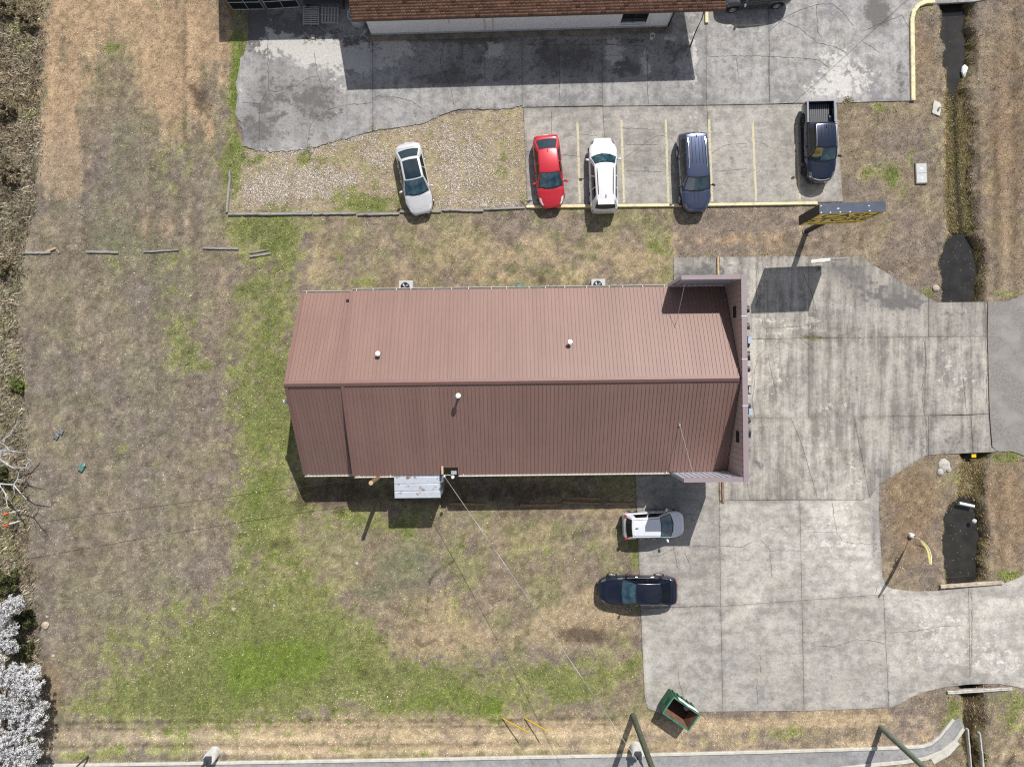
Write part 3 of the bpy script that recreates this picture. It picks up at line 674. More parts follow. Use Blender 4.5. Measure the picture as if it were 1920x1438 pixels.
def offset_poly(poly, d):
    n = len(poly)
    area = sum(poly[i][0] * poly[(i + 1) % n][1] - poly[(i + 1) % n][0] * poly[i][1] for i in range(n))
    s = 1 if area > 0 else -1
    out = []
    for i in range(n):
        a, b, c = Vector(poly[i - 1]), Vector(poly[i]), Vector(poly[(i + 1) % n])
        e1 = (b - a).normalized(); e2 = (c - b).normalized()
        n1 = Vector((-e1.y, e1.x)) * s; n2 = Vector((-e2.y, e2.x)) * s
        m = n1 + n2
        m = m / max(m.dot(m) / 2, 0.4)
        q = b + m * d
        out.append((q.x, q.y))
    return out

def slab(poly_px, m, parent, top=0.05, gap=0.010, shade=1.0, name='slab', step=0.42, thick=0.17):
    w = offset_poly([P(x, y) for x, y in poly_px], gap)
    bm = bmesh.new()
    f = bm.faces.new([bm.verts.new((x, y, 0)) for x, y in w])
    f.normal_update()
    if f.normal.z < 0: f.normal_flip()
    xs = [p[0] for p in w]; ys = [p[1] for p in w]
    for ax, lo, hi in ((0, min(xs), max(xs)), (1, min(ys), max(ys))):
        k = int((hi - lo) / step)
        for i in range(1, k + 1):
            v = lo + (hi - lo) * i / (k + 1)
            co = (v, 0, 0) if ax == 0 else (0, v, 0); no = (1, 0, 0) if ax == 0 else (0, 1, 0)
            bmesh.ops.bisect_plane(bm, geom=bm.verts[:] + bm.edges[:] + bm.faces[:], plane_co=co, plane_no=no, dist=1e-5)
    be = [e for e in bm.edges if e.is_boundary]
    r = bmesh.ops.extrude_edge_only(bm, edges=be)
    for v in r['geom']:
        if isinstance(v, bmesh.types.BMVert): v.co.z = -thick
    bmesh.ops.recalc_face_normals(bm, faces=bm.faces)
    top_f = [q for q in bm.faces if abs(q.normal.z) > 0.9]
    if top_f and top_f[0].normal.z < 0:
        bmesh.ops.reverse_faces(bm, faces=bm.faces[:])
    me = bpy.data.meshes.new(name); bm.to_mesh(me); bm.free()
    n = len(me.vertices)
    co = np.empty(n * 3, dtype=np.float32); me.vertices.foreach_get('co', co); co = co.reshape(-1, 3)
    px = co[:, 0] * S + 960; py = 719 - co[:, 1] * S
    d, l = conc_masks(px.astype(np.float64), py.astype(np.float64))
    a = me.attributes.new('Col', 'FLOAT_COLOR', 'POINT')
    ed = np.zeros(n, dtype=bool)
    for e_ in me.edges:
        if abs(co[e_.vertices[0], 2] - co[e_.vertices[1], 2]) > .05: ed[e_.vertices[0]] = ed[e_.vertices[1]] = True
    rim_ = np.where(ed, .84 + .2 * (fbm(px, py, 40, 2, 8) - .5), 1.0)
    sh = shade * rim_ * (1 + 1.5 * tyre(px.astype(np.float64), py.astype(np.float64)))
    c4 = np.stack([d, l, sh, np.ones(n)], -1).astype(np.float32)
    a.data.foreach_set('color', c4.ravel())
    o = link(name, me, m, parent); o.location = (0, 0, top)
    return o

def bed(name, polys, z=0.012):
    mb = MB()
    for pl in polys:
        w = offset_poly([P(x, y) for x, y in pl], 0.04)
        bm = None
        mb.prism(w, -0.10, z)
    o = mb.build(name, M['bed']); tag(o, kind='structure')
    return o

north_lot = bed('parking_lot', N_LOT + P_LOT)
shades = [0.94, 0.92, 0.9, 0.92, 1.0, 1.0, 1.05]
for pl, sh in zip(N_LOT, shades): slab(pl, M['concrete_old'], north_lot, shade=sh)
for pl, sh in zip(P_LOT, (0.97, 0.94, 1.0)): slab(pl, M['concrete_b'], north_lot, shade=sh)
lot = bed('driveway', LOT)
lot_sh = [.85, 1.06, .92, .84, 1.06, .98, 1.02, .98, 1.06, .93, .9, 1.05, .98, 1.1, 1.16, 1.02, 1.02, 1.05, 1.16, 1.18]
for i, (pl, sh) in enumerate(zip(LOT, lot_sh)):
    slab(pl, M['concrete'] if i < 12 else M['concrete_b'], lot, shade=sh)
road = MB().prism([P(x, y) for x, y in ROAD[0]], -0.15, 0.046).build('road', M['asphalt']); tag(road, kind='structure')
street_root = slab(STREET, M['street'], None, top=0.03, gap=0.0, shade=0.95, name='street', step=1.2)
tag(street_root, kind='structure')

def crack(pts, parent, w=0.03, top=0.055, jit=1.0, seed=0):
    rr = random.Random(len(pts) * 31 + int(pts[0][0]) + seed)
    fine = []
    for (x0, y0), (x1, y1) in zip(pts[:-1], pts[1:]):
        k = max(1, int(math.hypot(x1 - x0, y1 - y0) / 4))
        for j in range(k):
            t = j / k
            q = jit if j else 0
            fine.append((x0 + (x1 - x0) * t + rr.uniform(-q, q), y0 + (y1 - y0) * t + rr.uniform(-q, q)))
    fine.append(pts[-1])
    L_ = []; R_ = []
    for i, p in enumerate(fine):
        a = fine[max(0, i - 1)]; b = fine[min(len(fine) - 1, i + 1)]
        d = Vector((b[0] - a[0], b[1] - a[1])).normalized(); nrm = Vector((-d.y, d.x))
        ww = w * rr.uniform(.5, 1.2) * S / 2 * (0.4 if i in (0, len(fine) - 1) else 1)
        L_.append((*P(p[0] + nrm.x * ww, p[1] + nrm.y * ww), 0)); R_.append((*P(p[0] - nrm.x * ww, p[1] - nrm.y * ww), 0))
    mb = MB(); mb.grid([L_, R_])
    me = mb.mesh('crack', M['crack'])
    if me.polygons and me.polygons[0].normal.z < 0: me.flip_normals()
    o = link('crack', me, None, parent); o.location = (0, 0, top)
    return o

for pts in [[(502, 80), (504, 170), (488, 195), (486, 275)], [(455, 193), (488, 195)], [(504, 170), (520, 173), (560, 160), (580, 146), (593, 146)], [(590, 100), (596, 140), (610, 180), (619, 206), (590, 222), (581, 240), (577, 278)], [(619, 206), (650, 198), (699, 194)],
            [(702, 181), (745, 184), (770, 190), (792, 205)], [(830, 90), (826, 120), (845, 165), (852, 203)], [(828, 136), (870, 138)], [(908, 100), (909, 160)], [(985, 84), (1080, 86), (1130, 84), (1210, 88)], [(1213, 90), (1214, 170), (1217, 198)], [(1048, 85), (1050, 196)],
            [(1327, 107), (1380, 106), (1440, 107), (1500, 110), (1535, 114), (1556, 130)], [(1440, 107), (1442, 190)], [(1380, 108), (1386, 160)], [(1440, 60), (1470, 35), (1500, 20), (1530, 10), (1560, 8), (1580, 25), (1600, 50)], [(1452, 34), (1500, 55), (1530, 80), (1560, 88), (1588, 100)], [(1530, 10), (1532, 60), (1540, 72)], [(1616, 60), (1690, 30), (1705, 55)],
            [(590, 222), (600, 210)], [(1617, 80), (1650, 100)]]:
    crack(pts, north_lot, 0.032)
for pts in [[(987, 285), (1060, 291), (1090, 296)], [(1165, 302), (1215, 264), (1236, 254), (1262, 262)], [(1333, 288), (1360, 273), (1400, 270)], [(1415, 264), (1450, 280)], [(1034, 202), (1034, 260)], [(1164, 241), (1236, 244)], [(1168, 272), (1234, 272)], [(1170, 321), (1240, 323)], [(1083, 252), (1125, 256)], [(1340, 322), (1400, 318)]]:
    crack(pts, north_lot, 0.024)
for pts in [[(1435, 636), (1436, 656), (1424, 664), (1415, 690), (1413, 725), (1410, 760), (1416, 784)], [(1505, 637), (1524, 656)], [(1428, 598), (1430, 612), (1436, 617), (1437, 634)], [(1437, 616), (1470, 614), (1510, 610)], [(1440, 665), (1446, 700), (1458, 745)], [(1731, 634), (1737, 680), (1727, 730), (1732, 778)], [(1505, 512), (1520, 548), (1532, 590)],
            [(1804, 700), (1808, 740), (1812, 776)], [(1845, 570), (1848, 600), (1847, 640), (1850, 700), (1848, 760)], [(1818, 780), (1824, 845)], [(1420, 482), (1418, 520), (1419, 580)], [(1348, 560), (1400, 556)], [(1400, 900), (1405, 936)], [(1735, 785), (1737, 850)],
            [(1266, 1024), (1320, 1023), (1347, 1026)], [(1216, 1044), (1240, 1040), (1266, 1026)], [(1262, 1025), (1268, 1050), (1271, 1068)], [(1282, 1028), (1290, 1050), (1296, 1072)], [(1350, 1023), (1390, 1025), (1412, 1014)], [(1425, 1010), (1443, 1030), (1446, 1080)], [(1443, 1032), (1500, 1032)], [(1559, 940), (1565, 980), (1568, 998), (1580, 1014), (1600, 1018), (1636, 1020)], [(1514, 998), (1568, 998)],
            [(1530, 1210), (1560, 1212), (1590, 1203), (1605, 1198), (1640, 1201), (1657, 1207)], [(1660, 1186), (1720, 1182), (1760, 1174), (1800, 1172)], [(1270, 1258), (1274, 1280), (1282, 1310)], [(1425, 1220), (1425, 1262)], [(1418, 1270), (1420, 1320)], [(1240, 965), (1310, 964)], [(1505, 1125), (1506, 1128)], [(1640, 1112), (1645, 1098)], [(1820, 1110), (1822, 1160), (1820, 1260)], [(1213, 1140), (1340, 1135)]]:
    crack(pts, lot, 0.026)
def stripe(p0, p1, w, parent, name, m, top=0.055):
    a = Vector(P(*p0)); b = Vector(P(*p1)); d = (b - a).normalized(); n = Vector((-d.y, d.x)) * w / 2
    k = 14
    rr = random.Random(int(p0[0]))
    rows = [[], []]
    for i in range(k + 1):
        p = a + (b - a) * i / k
        rows[0].append((*(p + n * rr.uniform(.8, 1.05)), 0)); rows[1].append((*(p - n * rr.uniform(.8, 1.05)), 0))
    me = MB().grid(rows).mesh(name, m)
    if me.polygons[0].normal.z < 0: me.flip_normals()
    o = link(name, me, None, parent); o.location = (0, 0, top); return o
for a, b in [((1082.7, 230), (1086.7, 381)), ((1164.7, 226), (1170, 381)), ((1247.7, 225), (1253.3, 380)), ((1329, 225), (1335, 379)), ((1410.7, 230), (1417.3, 378)), ((1493, 235), (1499, 377))]:
    stripe(a, b, 0.165, north_lot, 'painted_line', M['yellow_line'])
stripe((1362, 50), (1436, 47), 0.12, north_lot, 'painted_line', M['yellow_line'], 0.056)
M_dot = MB(); M_dot.prism([(P(1425, 60)[0] + .1 * math.cos(a * .785), P(1425, 60)[1] + .1 * math.sin(a * .785)) for a in range(8)], .05, .056); M_dot.build('painted_dot', M['yellow_line'], north_lot)

# raised kerbs
def kerb(name, line, w, h, m, label, cat='kerb', z0=-.05, side=0):
    pts = [Vector(P(x, y)) for x, y in line]
    mb = MB(); L_ = []; R_ = []
    for i, p in enumerate(pts):
        a = pts[max(0, i - 1)]; b = pts[min(len(pts) - 1, i + 1)]
        d = (b - a).normalized(); n = Vector((-d.y, d.x)) * w / 2
        L_.append(p + n); R_.append(p - n)
    e = 0.025
    prof = []
    for l, r in zip(L_, R_):
        u = (r - l).normalized() * e
        prof.append([(*l, z0), (*l, h - e), (*(l + u), h), (*(r - u), h), (*r, h - e), (*r, z0)])
    mb.grid(prof)
    n0 = len(mb.v)
    mb.f.append(tuple(range(6))); mb.f.append(tuple(reversed(range(n0 - 6, n0))))
    me = recalc(mb.mesh(name, m))
    o = link(name, me)
    tag(o, label, cat)
    return o
kerb('yellow_kerb', [(987, 388.5), (1140, 387), (1335, 385), (1531, 382)], 0.19, 0.16, M['yellow'], 'long straight yellow kerb along the foot of the parking stalls')
kerb('yellow_kerb', [(1710, 190), (1709, 100), (1708, 40), (1711, 24), (1720, 12), (1734, 6), (1750, 5)], 0.28, 0.19, M['yellow'], 'yellow hooked kerb with curved end beside the ditch grass')
kerb('yellow_kerb', [(1323.5, -10), (1324, 45)], 0.22, 0.18, M['yellow'], 'short yellow kerb stub at the corner of the shingled building')
kerb('street_kerb', KERB_LINE, 0.20, 0.14, M['kerb'], 'long pale kerb between the lawn and the street')
kerb('gutter_edge', [(1575, 1440), (1635, 1433), (1690, 1428), (1735, 1421), (1765, 1408), (1790, 1388), (1806, 1364)], 0.24, 0.10, M['kerb'], 'pale outer edge of the curved drain chute', 'kerb')
kerb('chute_apron', [(1748, 1427), (1776, 1411), (1795, 1390)], 0.4, 0.06, M['kerb'], 'pale broken concrete apron beside the drain chute', 'apron')

# water in the ditch
wm = MB()
wm.add([(*P(1750, -420), 0), (*P(1862, -420), 0), (*P(1862, 1128), 0), (*P(1750, 1128), 0)], [(0, 3, 2, 1)])
wo_ = wm.build('ditch_water', M['water']); wo_.location = (0, 0, -0.63); tag(wo_, kind='structure')
if wo_.data.polygons[0].normal.z < 0: wo_.data.flip_normals()

# ------------------------------------------------------------------ grass, gravel, brush
def in_store(px, py):
    return in_poly(px, py, [(575, 570), (1385, 560), (1385, 868), (575, 872)])
def blades(n, xr, yr, hmin, hmax, wid, lean, seed, keep=None, tint=1.0):
    rg = np.random.default_rng(seed)
    px = rg.uniform(xr[0], xr[1], n); py = rg.uniform(yr[0], yr[1], n)
    ok = ~paved(px, py) & ~in_store(px, py)
    px, py = px[ok], py[ok]
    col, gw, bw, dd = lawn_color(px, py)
    ok = dd < 0.6
    ok &= rg.random(len(px)) < (1.0 - 0.75 * ((px > 440) & (px < 985) & (py > 200) & (py < 392)) * (gw < .4))
    if keep is not None: ok &= keep(px, py, rg)
    px, py, col, gw, dd = px[ok], py[ok], col[ok], gw[ok], dd[ok]
    n = len(px)
    x = (px - 960) / S; y = (719 - py) / S; z = ground_z(px, py)
    hgt = rg.uniform(hmin, hmax, n) * (1 + .5 * gw) * (1 + .8 * sstep(.1, .4, dd))
    a = rg.uniform(0, 2 * np.pi, n); l = rg.uniform(.6, 1.0, n) * lean
    ca, sa = np.cos(a), np.sin(a)
    w = wid * rg.uniform(.5, 1.4, n) / 2
    b1 = np.stack([x - sa * w, y + ca * w, z - .005], -1); b2 = np.stack([x + sa * w, y - ca * w, z - .005], -1)
    tp = np.stack([x + ca * hgt * l, y + sa * hgt * l, z + hgt * np.sqrt(np.maximum(1 - l * l * .95, .08))], -1)
    v = np.stack([b1, b2, tp], 1).reshape(-1, 3)
    f = np.arange(n * 3).reshape(-1, 3)
    br = np.minimum(rg.lognormal(.03, .38, n), 1.75)[:, None]
    # single blades are green, straw or grey where the patch is a mixture
    straw = C(190, 170, 138); grn = C(112, 132, 60); dark = C(74, 70, 56); grey = C(196, 190, 184)
    u = rg.random(n)
    mixc = col.copy()
    pick = u < .12 * (1 - gw); mixc[pick] = straw * .5 + mixc[pick] * .5
    pick = (u > .86); mixc[pick] = mixc[pick] * .4 + dark * .6
    pick = (u > .55) & (u < .55 + .05 + .3 * gw); mixc[pick] = mixc[pick] * .5 + grn * .5
    sp = blobs(px, py, B_SPECK)
    pick = rg.random(n) < .055 * np.clip(sp, 0, 1) ; mixc[pick] = grey
    c = np.clip(mixc * br * tint, .01, .85)
    return v, f, np.repeat(c, 3, 0)
B_SPECK = [(230, 330, 80, 150, .7), (330, 600, 120, 140, .8), (450, 760, 90, 120, .7), (450, 1000, 40, 90, 1.0), (220, 560, 30, 80, .8), (340, 1140, 120, 80, .9), (330, 1220, 60, 40, .8), (680, 1310, 60, 20, 1.6), (830, 440, 120, 40, .9), (520, 450, 60, 40, .6), (900, 430, 200, 30, .5), (880, 975, 30, 14, .9), (210, 620, 20, 40, .8), (1000, 1120, 200, 90, .25)]
parts = [blades(900000, (-60, 1980), (-40, 1470), .03, .075, .045, .97, 1, tint=1.25),
         blades(120000, (-60, 1980), (-40, 1470), .05, .12, .06, .9, 2, keep=lambda px, py, rg: fbm(px, py, 22, 3, 3) > .52, tint=1.2)]
off = 0; Vs = []; Fs = []; Cs = []
for v, f, c in parts:
    Vs.append(v); Fs.append(f + off); Cs.append(c); off += len(v)
grass = link('grass', np_mesh('grass', np.concatenate(Vs), np.concatenate(Fs), np.concatenate(Cs), M['grass']))
tag(grass, kind='stuff')

# taller dry growth: field edge on the left, ditch sides
def tall(n, keep, xr, yr, hmin, hmax, wid, lean, seed, cols, dirx=None):
    rg = np.random.default_rng(seed)
    px = rg.uniform(*xr, n); py = rg.uniform(*yr, n)
    ok = keep(px, py, rg) & ~paved(px, py)
    px, py = px[ok], py[ok]; n = len(px)
    x = (px - 960) / S; y = (719 - py) / S; z = ground_z(px, py)
    a = rg.uniform(0, 2 * np.pi, n) if dirx is None else rg.normal(dirx, .5, n)
    l = rg.uniform(.2, 1, n) * lean; h = rg.uniform(hmin, hmax, n)
    ca, sa = np.cos(a), np.sin(a); w = wid * rg.uniform(.5, 1.4, n) / 2
    b1 = np.stack([x - sa * w, y + ca * w, z], -1); b2 = np.stack([x + sa * w, y - ca * w, z], -1)
    tp = np.stack([x + ca * h * l, y + sa * h * l, z + h * np.sqrt(np.maximum(1 - l * l * .9, .08))], -1)
    ci = np.array(cols, dtype=np.float32)
    nn = fbm(px, py, 16, 3, 4)
    idx = np.clip(((nn + rg.normal(0, .12, n) - .25) * 2 * len(cols)).astype(int), 0, len(cols) - 1)
    c = np.clip(ci[idx] * rg.lognormal(0, .3, n)[:, None], .01, .8)
    return np.stack([b1, b2, tp], 1).reshape(-1, 3), np.arange(n * 3).reshape(-1, 3), np.repeat(c, 3, 0)
def edge_x(py):
    return np.interp(py, [-60, 0, 120, 250, 400, 480, 600, 700, 780, 1000, 1100, 1300, 1500], [88, 86, 82, 74, 66, 44, 30, 44, 46, 56, 66, 80, 86])
def k_edge(px, py, rg):
    return px < edge_x(py) + rg.normal(0, 5, len(px)) + (fbm(px, py, 30, 3, 1) - .5) * 20
brush_cols = [C(92, 80, 68), C(98, 104, 64), C(150, 132, 114), C(178, 160, 138), C(142, 136, 122), C(118, 126, 82), C(204, 190, 168)]
v1 = tall(60000, k_edge, (-90, 100), (-60, 1490), .12, .42, .05, .95, 5, brush_cols)
brush = link('dry_brush', np_mesh('dry_brush', v1[0], v1[1], v1[2], M['grass'])); tag(brush, kind='stuff')
def k_ditch(px, py, rg):
    dd, e = ditch_depth(px, py)
    r = (dd > .12) & (dd < .655) & (e < 22)
    sd = seg_dist(px, py, [(1797, 175), (1799, 240), (1801, 320), (1807, 400), (1810, 440)])
    return r & (sd > 4.5) & (((py > 175) & (py < 450)) | ((py > 855) & (py < 945) & (px < 1850)) | (rg.random(len(px)) < .35))
v2 = tall(60000, k_ditch, (1745, 1870), (-40, 1470), .07, .22, .028, .98, 6, [C(126, 112, 80), C(92, 94, 52), C(154, 136, 102), C(108, 102, 64), C(82, 76, 52), C(176, 156, 122)], dirx=-1.4)
dg = link('ditch_grass', np_mesh('ditch_grass', v2[0], v2[1], v2[2], M['grass'])); tag(dg, kind='stuff')

# weeds in the joints and along broken slab edges
rg = np.random.default_rng(44); wp = []
for cx, cy, rx, ry, k in ((1514, 632, 6, 2, 160), (1528, 633, 9, 1.5, 140), (1590, 188, 5, 4, 200), (1505, 1230, 1, 60, 60), (1666, 1250, 1, 60, 50), (1350, 1040, .8, 90, 40), (699, 240, 1.5, 6, 60), (579, 278, 3, 4, 90), (1440, 635, 60, 1, 60), (1650, 634, 90, 1, 60), (1440, 783, 80, 1, 40), (1130, 200, 60, 1, 40), (486, 200, 1, 30, 20), (980, 385, 4, 5, 90)):
    wp.append(np.stack([rg.normal(cx, rx, k), rg.normal(cy, ry, k)], -1))
wp = np.concatenate(wp); n = len(wp); x = (wp[:, 0] - 960) / S; y = (719 - wp[:, 1]) / S
a = rg.uniform(0, 6.28, n); ca, sa = np.cos(a), np.sin(a); h = rg.uniform(.03, .09, n)
wv = np.stack([np.stack([x - sa * .02, y + ca * .02, np.full(n, .045)], -1), np.stack([x + sa * .02, y - ca * .02, np.full(n, .045)], -1), np.stack([x + ca * h, y + sa * h, .05 + h * .5], -1)], 1).reshape(-1, 3)
wc = np.array([C(96, 104, 50), C(120, 118, 70), C(78, 84, 44), C(150, 138, 100)])[rg.integers(0, 4, n)]
tag(link('joint_weeds', np_mesh('joint_weeds', wv, np.arange(n * 3).reshape(-1, 3), np.repeat(wc, 3, 0), M['grass'])), kind='stuff')

def stones(n, keep, xr, yr, smin, smax, seed, cols, name, slab_top=False):
    rg = np.random.default_rng(seed)
    px = rg.uniform(*xr, n); py = rg.uniform(*yr, n)
    ok = keep(px, py, rg) & (paved(px, py) == slab_top); px, py = px[ok], py[ok]; n = len(px)
    x = (px - 960) / S; y = (719 - py) / S; z = np.full(n, .055) if slab_top else ground_z(px, py) + .01
    s = rg.uniform(smin, smax, n) ** 1.0
    base = np.array([[1, 0, 0], [0, 1, 0], [-1, 0, 0], [0, -1, 0], [0, 0, .7], [0, 0, -.4]], dtype=np.float32)
    a = rg.uniform(0, 6.28, n); ca, sa = np.cos(a), np.sin(a)
    v = base[None] * rg.uniform(.6, 1.3, (n, 6, 3)) * s[:, None, None]
    vx = v[..., 0] * ca[:, None] - v[..., 1] * sa[:, None]; vy = v[..., 0] * sa[:, None] + v[..., 1] * ca[:, None]
    v = np.stack([vx + x[:, None], vy + y[:, None], v[..., 2] + z[:, None]], -1).reshape(-1, 3)
    fb = np.array([[0, 1, 4], [1, 2, 4], [2, 3, 4], [3, 0, 4], [1, 0, 5], [2, 1, 5], [3, 2, 5], [0, 3, 5]])
    f = (fb[None] + (np.arange(n) * 6)[:, None, None]).reshape(-1, 3)
    ci = np.array(cols, dtype=np.float32)[rg.integers(0, len(cols), n)] * rg.lognormal(0, .25, n)[:, None]
    o = link(name, np_mesh(name, v, f, np.repeat(np.clip(ci, .02, .85), 6, 0), M['gravel'])); tag(o, kind='stuff'); return o
G_LIGHT = [(560, 335, 70, 25, .9), (600, 345, 60, 20, .7), (500, 370, 40, 18, .8), (560, 285, 60, 8, .6), (660, 262, 60, 10, .8), (730, 280, 40, 20, .5), (880, 290, 60, 34, .85), (870, 330, 30, 40, .7), (920, 350, 30, 20, .6), (880, 380, 60, 8, .9), (940, 384, 40, 6, .8), (800, 245, 60, 20, .5), (640, 340, 30, 16, .6), (700, 300, 30, 20, .4), (460, 285, 20, 6, .8), (848, 345, 20, 30, .6), (520, 350, 60, 30, .5)]
def k_gravel(px, py, rg):
    _, gw, _, _ = lawn_color(px, py)
    g = blobs(px, py, G_LIGHT)
    d = .07 + .95 * np.clip(g * 1.1 - .12 + (fbm(px, py, 16, 3, 2) - .5) * 1.7, 0, 1)
    for rl in ([(742, 270), (760, 395)], [(800, 255), (812, 390)], [(905, 215), (925, 385)], [(860, 215), (872, 385)], [(545, 300), (548, 390)]):
        d = d * (1 - .6 * np.exp(-(seg_dist(px, py, rl) / 7) ** 2))
    return in_poly(px, py, [(432, 288), (600, 270), (700, 240), (800, 215), (985, 200), (988, 387), (750, 396), (432, 398)]) & (rg.random(len(px)) < d * (1 - .75 * gw))
stones(95000, k_gravel, (428, 992), (195, 400), .014, .048, 8, [C(212, 202, 191), C(192, 180, 166), C(178, 172, 168), C(226, 218, 210), C(156, 142, 126), C(202, 184, 166)], 'gravel')
def k_spill(px, py, rg):
    d = seg_dist(px, py, [(452, 275), (480, 284), (575, 282), (640, 262), (699, 246), (760, 239), (830, 216), (860, 206), (955, 205), (980, 200)])
    return rg.random(len(px)) < .5 * np.exp(-(d / 5.0) ** 1.2)
stones(9000, k_spill, (440, 990), (180, 290), .012, .035, 18, [C(212, 202, 191), C(192, 180, 166), C(178, 172, 168)], 'gravel_spill', True)
def k_bits(px, py, rg):
    b = blobs(px, py, [(870, 440, 140, 30, .6), (1010, 1120, 160, 60, .3), (1850, 200, 20, 200, .4), (1845, 1000, 16, 90, .7), (1845, 520, 14, 50, .6), (1825, 1320, 14, 14, 1.4), (700, 520, 300, 20, .15), (1300, 440, 200, 20, .2)]) + .004
    return rg.random(len(px)) < b * .35
stones(40000, k_bits, (0, 1920), (0, 1430), .014, .04, 9, [C(222, 214, 204), C(190, 176, 160), C(150, 140, 130)], 'pebbles')
def k_leaf(px, py, rg):
    dd, e = ditch_depth(px, py); return (dd > .64) & (rg.random(len(px)) < .5)
rg = np.random.default_rng(10); n = 1500
lpx = rg.uniform(1760, 1850, n); lpy = rg.uniform(0, 1100, n); ok = k_leaf(lpx, lpy, rg); lpx, lpy = lpx[ok], lpy[ok]; n = len(lpx)
q = np.array([[-1, -.6], [1, -.5], [.9, .6], [-1, .5]]) * .028
la = rg.uniform(0, 6.28, n); lx = (lpx - 960) / S; ly = (719 - lpy) / S
vx = q[None, :, 0] * np.cos(la)[:, None] - q[None, :, 1] * np.sin(la)[:, None]; vy = q[None, :, 0] * np.sin(la)[:, None] + q[None, :, 1] * np.cos(la)[:, None]
lv = np.stack([vx + lx[:, None], vy + ly[:, None], np.full_like(vx, -.622)], -1).reshape(-1, 3)
lc = np.repeat(np.array([C(110, 92, 62), C(92, 84, 60), C(150, 132, 96), C(70, 62, 48)])[rg.integers(0, 4, n)], 4, 0)
tag(link('floating_leaves', np_mesh('floating_leaves', lv, np.arange(n * 4).reshape(-1, 4), lc, M['grass'])), kind='stuff')

# ------------------------------------------------------------------ the store with the brown metal roof
ST_ROT = R(0.72)
store = empty('store_building', (0, 0.14, 0), ST_ROT)
tag(store, 'long store with brown ribbed metal roof and tan parapet at its front end', 'building')
HW = 5.75; ZE = 3.18; ZR = 5.89; ZE2 = 2.36
XF0, XF1, XR0 = -9.95, 13.34, -13.26
# walls
w_ = MB()
w_.box((1.70, 5.25, 1.5), (23.2, .2, 3.0)); w_.box((1.70, -5.25, 1.5), (23.2, .2, 3.0))
w_.box((-11.4, 5.1, 1.2), (3.0, .2, 2.4)); w_.box((-11.4, -5.1, 1.2), (3.0, .2, 2.4))
w_.build('side_walls', M['wall_tan'], store)['kind'] = 'stuff'
def gable(x, hw, ze, name):
    g = MB(); g.add([(x, -hw, 0), (x, hw, 0), (x, hw, ze), (x, 0, ZR - .25), (x, -hw, ze), (x + .2, -hw, 0), (x + .2, hw, 0), (x + .2, hw, ze), (x + .2, 0, ZR - .25), (x + .2, -hw, ze)],
                    [(0, 4, 3, 2, 1), (5, 6, 7, 8, 9), (0, 1, 6, 5), (1, 2, 7, 6), (2, 3, 8, 7), (3, 4, 9, 8), (4, 0, 5, 9)])
    return g.build(name, M['wall_tan'], store)
gable(-12.95, 5.0, 2.35, 'gable_wall'); gable(-9.8, 5.2, 3.0, 'gable_wall'); gable(13.1, 5.2, 3.0, 'front_wall')
# ribbed panels, one object per sheet
def panel_mesh(width, hw, ze, sgn, cut=0.0):
    run = hw - .06; sl = math.atan2(ZR - ze, hw)
    L = (hw - cut) / math.cos(sl)
    L0 = 0.05
    n = 4; pit = width / n
    prof = [(0.0, 0)]
    for k in range(n):
        c = pit * (k + .5)
        prof += [(c - .022, 0), (c - .013, .034), (c + .013, .034), (c + .022, 0)]
    prof.append((width, 0))
    rows = [[], []]
    for u, h in prof:
        for ri, s in ((0, L0), (1, L)):
            y = s * math.cos(sl) + h * math.sin(sl); z = -s * math.sin(sl) + h * math.cos(sl)
            rows[ri].append((u, sgn * y, z))
    me = MB().grid(rows if sgn < 0 else rows).mesh('roof_panel', M['roof_metal'])
    if me.polygons[0].normal.z < 0: me.flip_normals()
    return me
roofs = []
for sgn in (1, -1):
    for (x0, x1, ze, npan) in ((XF0, XF1, ZE, 25), (XR0, XF0 + .25, ZE2, 4)):
        # dark deck beneath the sheets carries them
        dk = MB()
        dk.add([(x0 + .02, 0, ZR - .03), (x1, 0, ZR - .03), (x1, sgn * (HW - .1), ze - .03 + .047), (x0 + .02, sgn * (HW - .1), ze - .03 + .047),
                (x0 + .02, 0, ZR - .12), (x1, 0, ZR - .12), (x1, sgn * (HW - .1), ze - .07), (x0 + .02, sgn * (HW - .1), ze - .07)],
               [(0, 1, 2, 3), (7, 6, 5, 4), (0, 4, 5, 1), (1, 5, 6, 2), (2, 6, 7, 3), (3, 7, 4, 0)])
        if sgn < 0 and ze == ZE:
            # a notch is cut in this eave where the service mast stands: build the deck in strips round it
            dk = MB(); nx0, nx1 = -4.36, -3.42
            def strip(a, b, hw):
                zz = ZR - (ZR - ze) * hw / HW
                dk.add([(a, 0, ZR - .03), (b, 0, ZR - .03), (b, -hw, zz - .03), (a, -hw, zz - .03), (a, 0, ZR - .12), (b, 0, ZR - .12), (b, -hw, zz - .12), (a, -hw, zz - .12)],
                       [(0, 1, 2, 3), (7, 6, 5, 4), (0, 4, 5, 1), (1, 5, 6, 2), (2, 6, 7, 3), (3, 7, 4, 0)])
            strip(x0 + .02, nx0, HW - .1); strip(nx0 + .002, nx1 - .002, HW - .5); strip(nx1, x1, HW - .1)
        roof = recalc(dk.mesh('roof_slope', M['dark_gap']))
        roof = link('roof_slope', roof, None, store)
        wdt = (x1 - x0) / npan
        pm = panel_mesh(wdt, HW, ze, sgn)
        for k in range(npan):
            xk = x0 + k * wdt
            me = pm
            if sgn < 0 and ze == ZE and abs(xk + wdt / 2 + 3.89) < wdt / 2: me = panel_mesh(wdt, HW, ze, sgn, cut=.46)
            o = link('roof_panel', me, None, roof); o.location = (xk, 0, ZR)
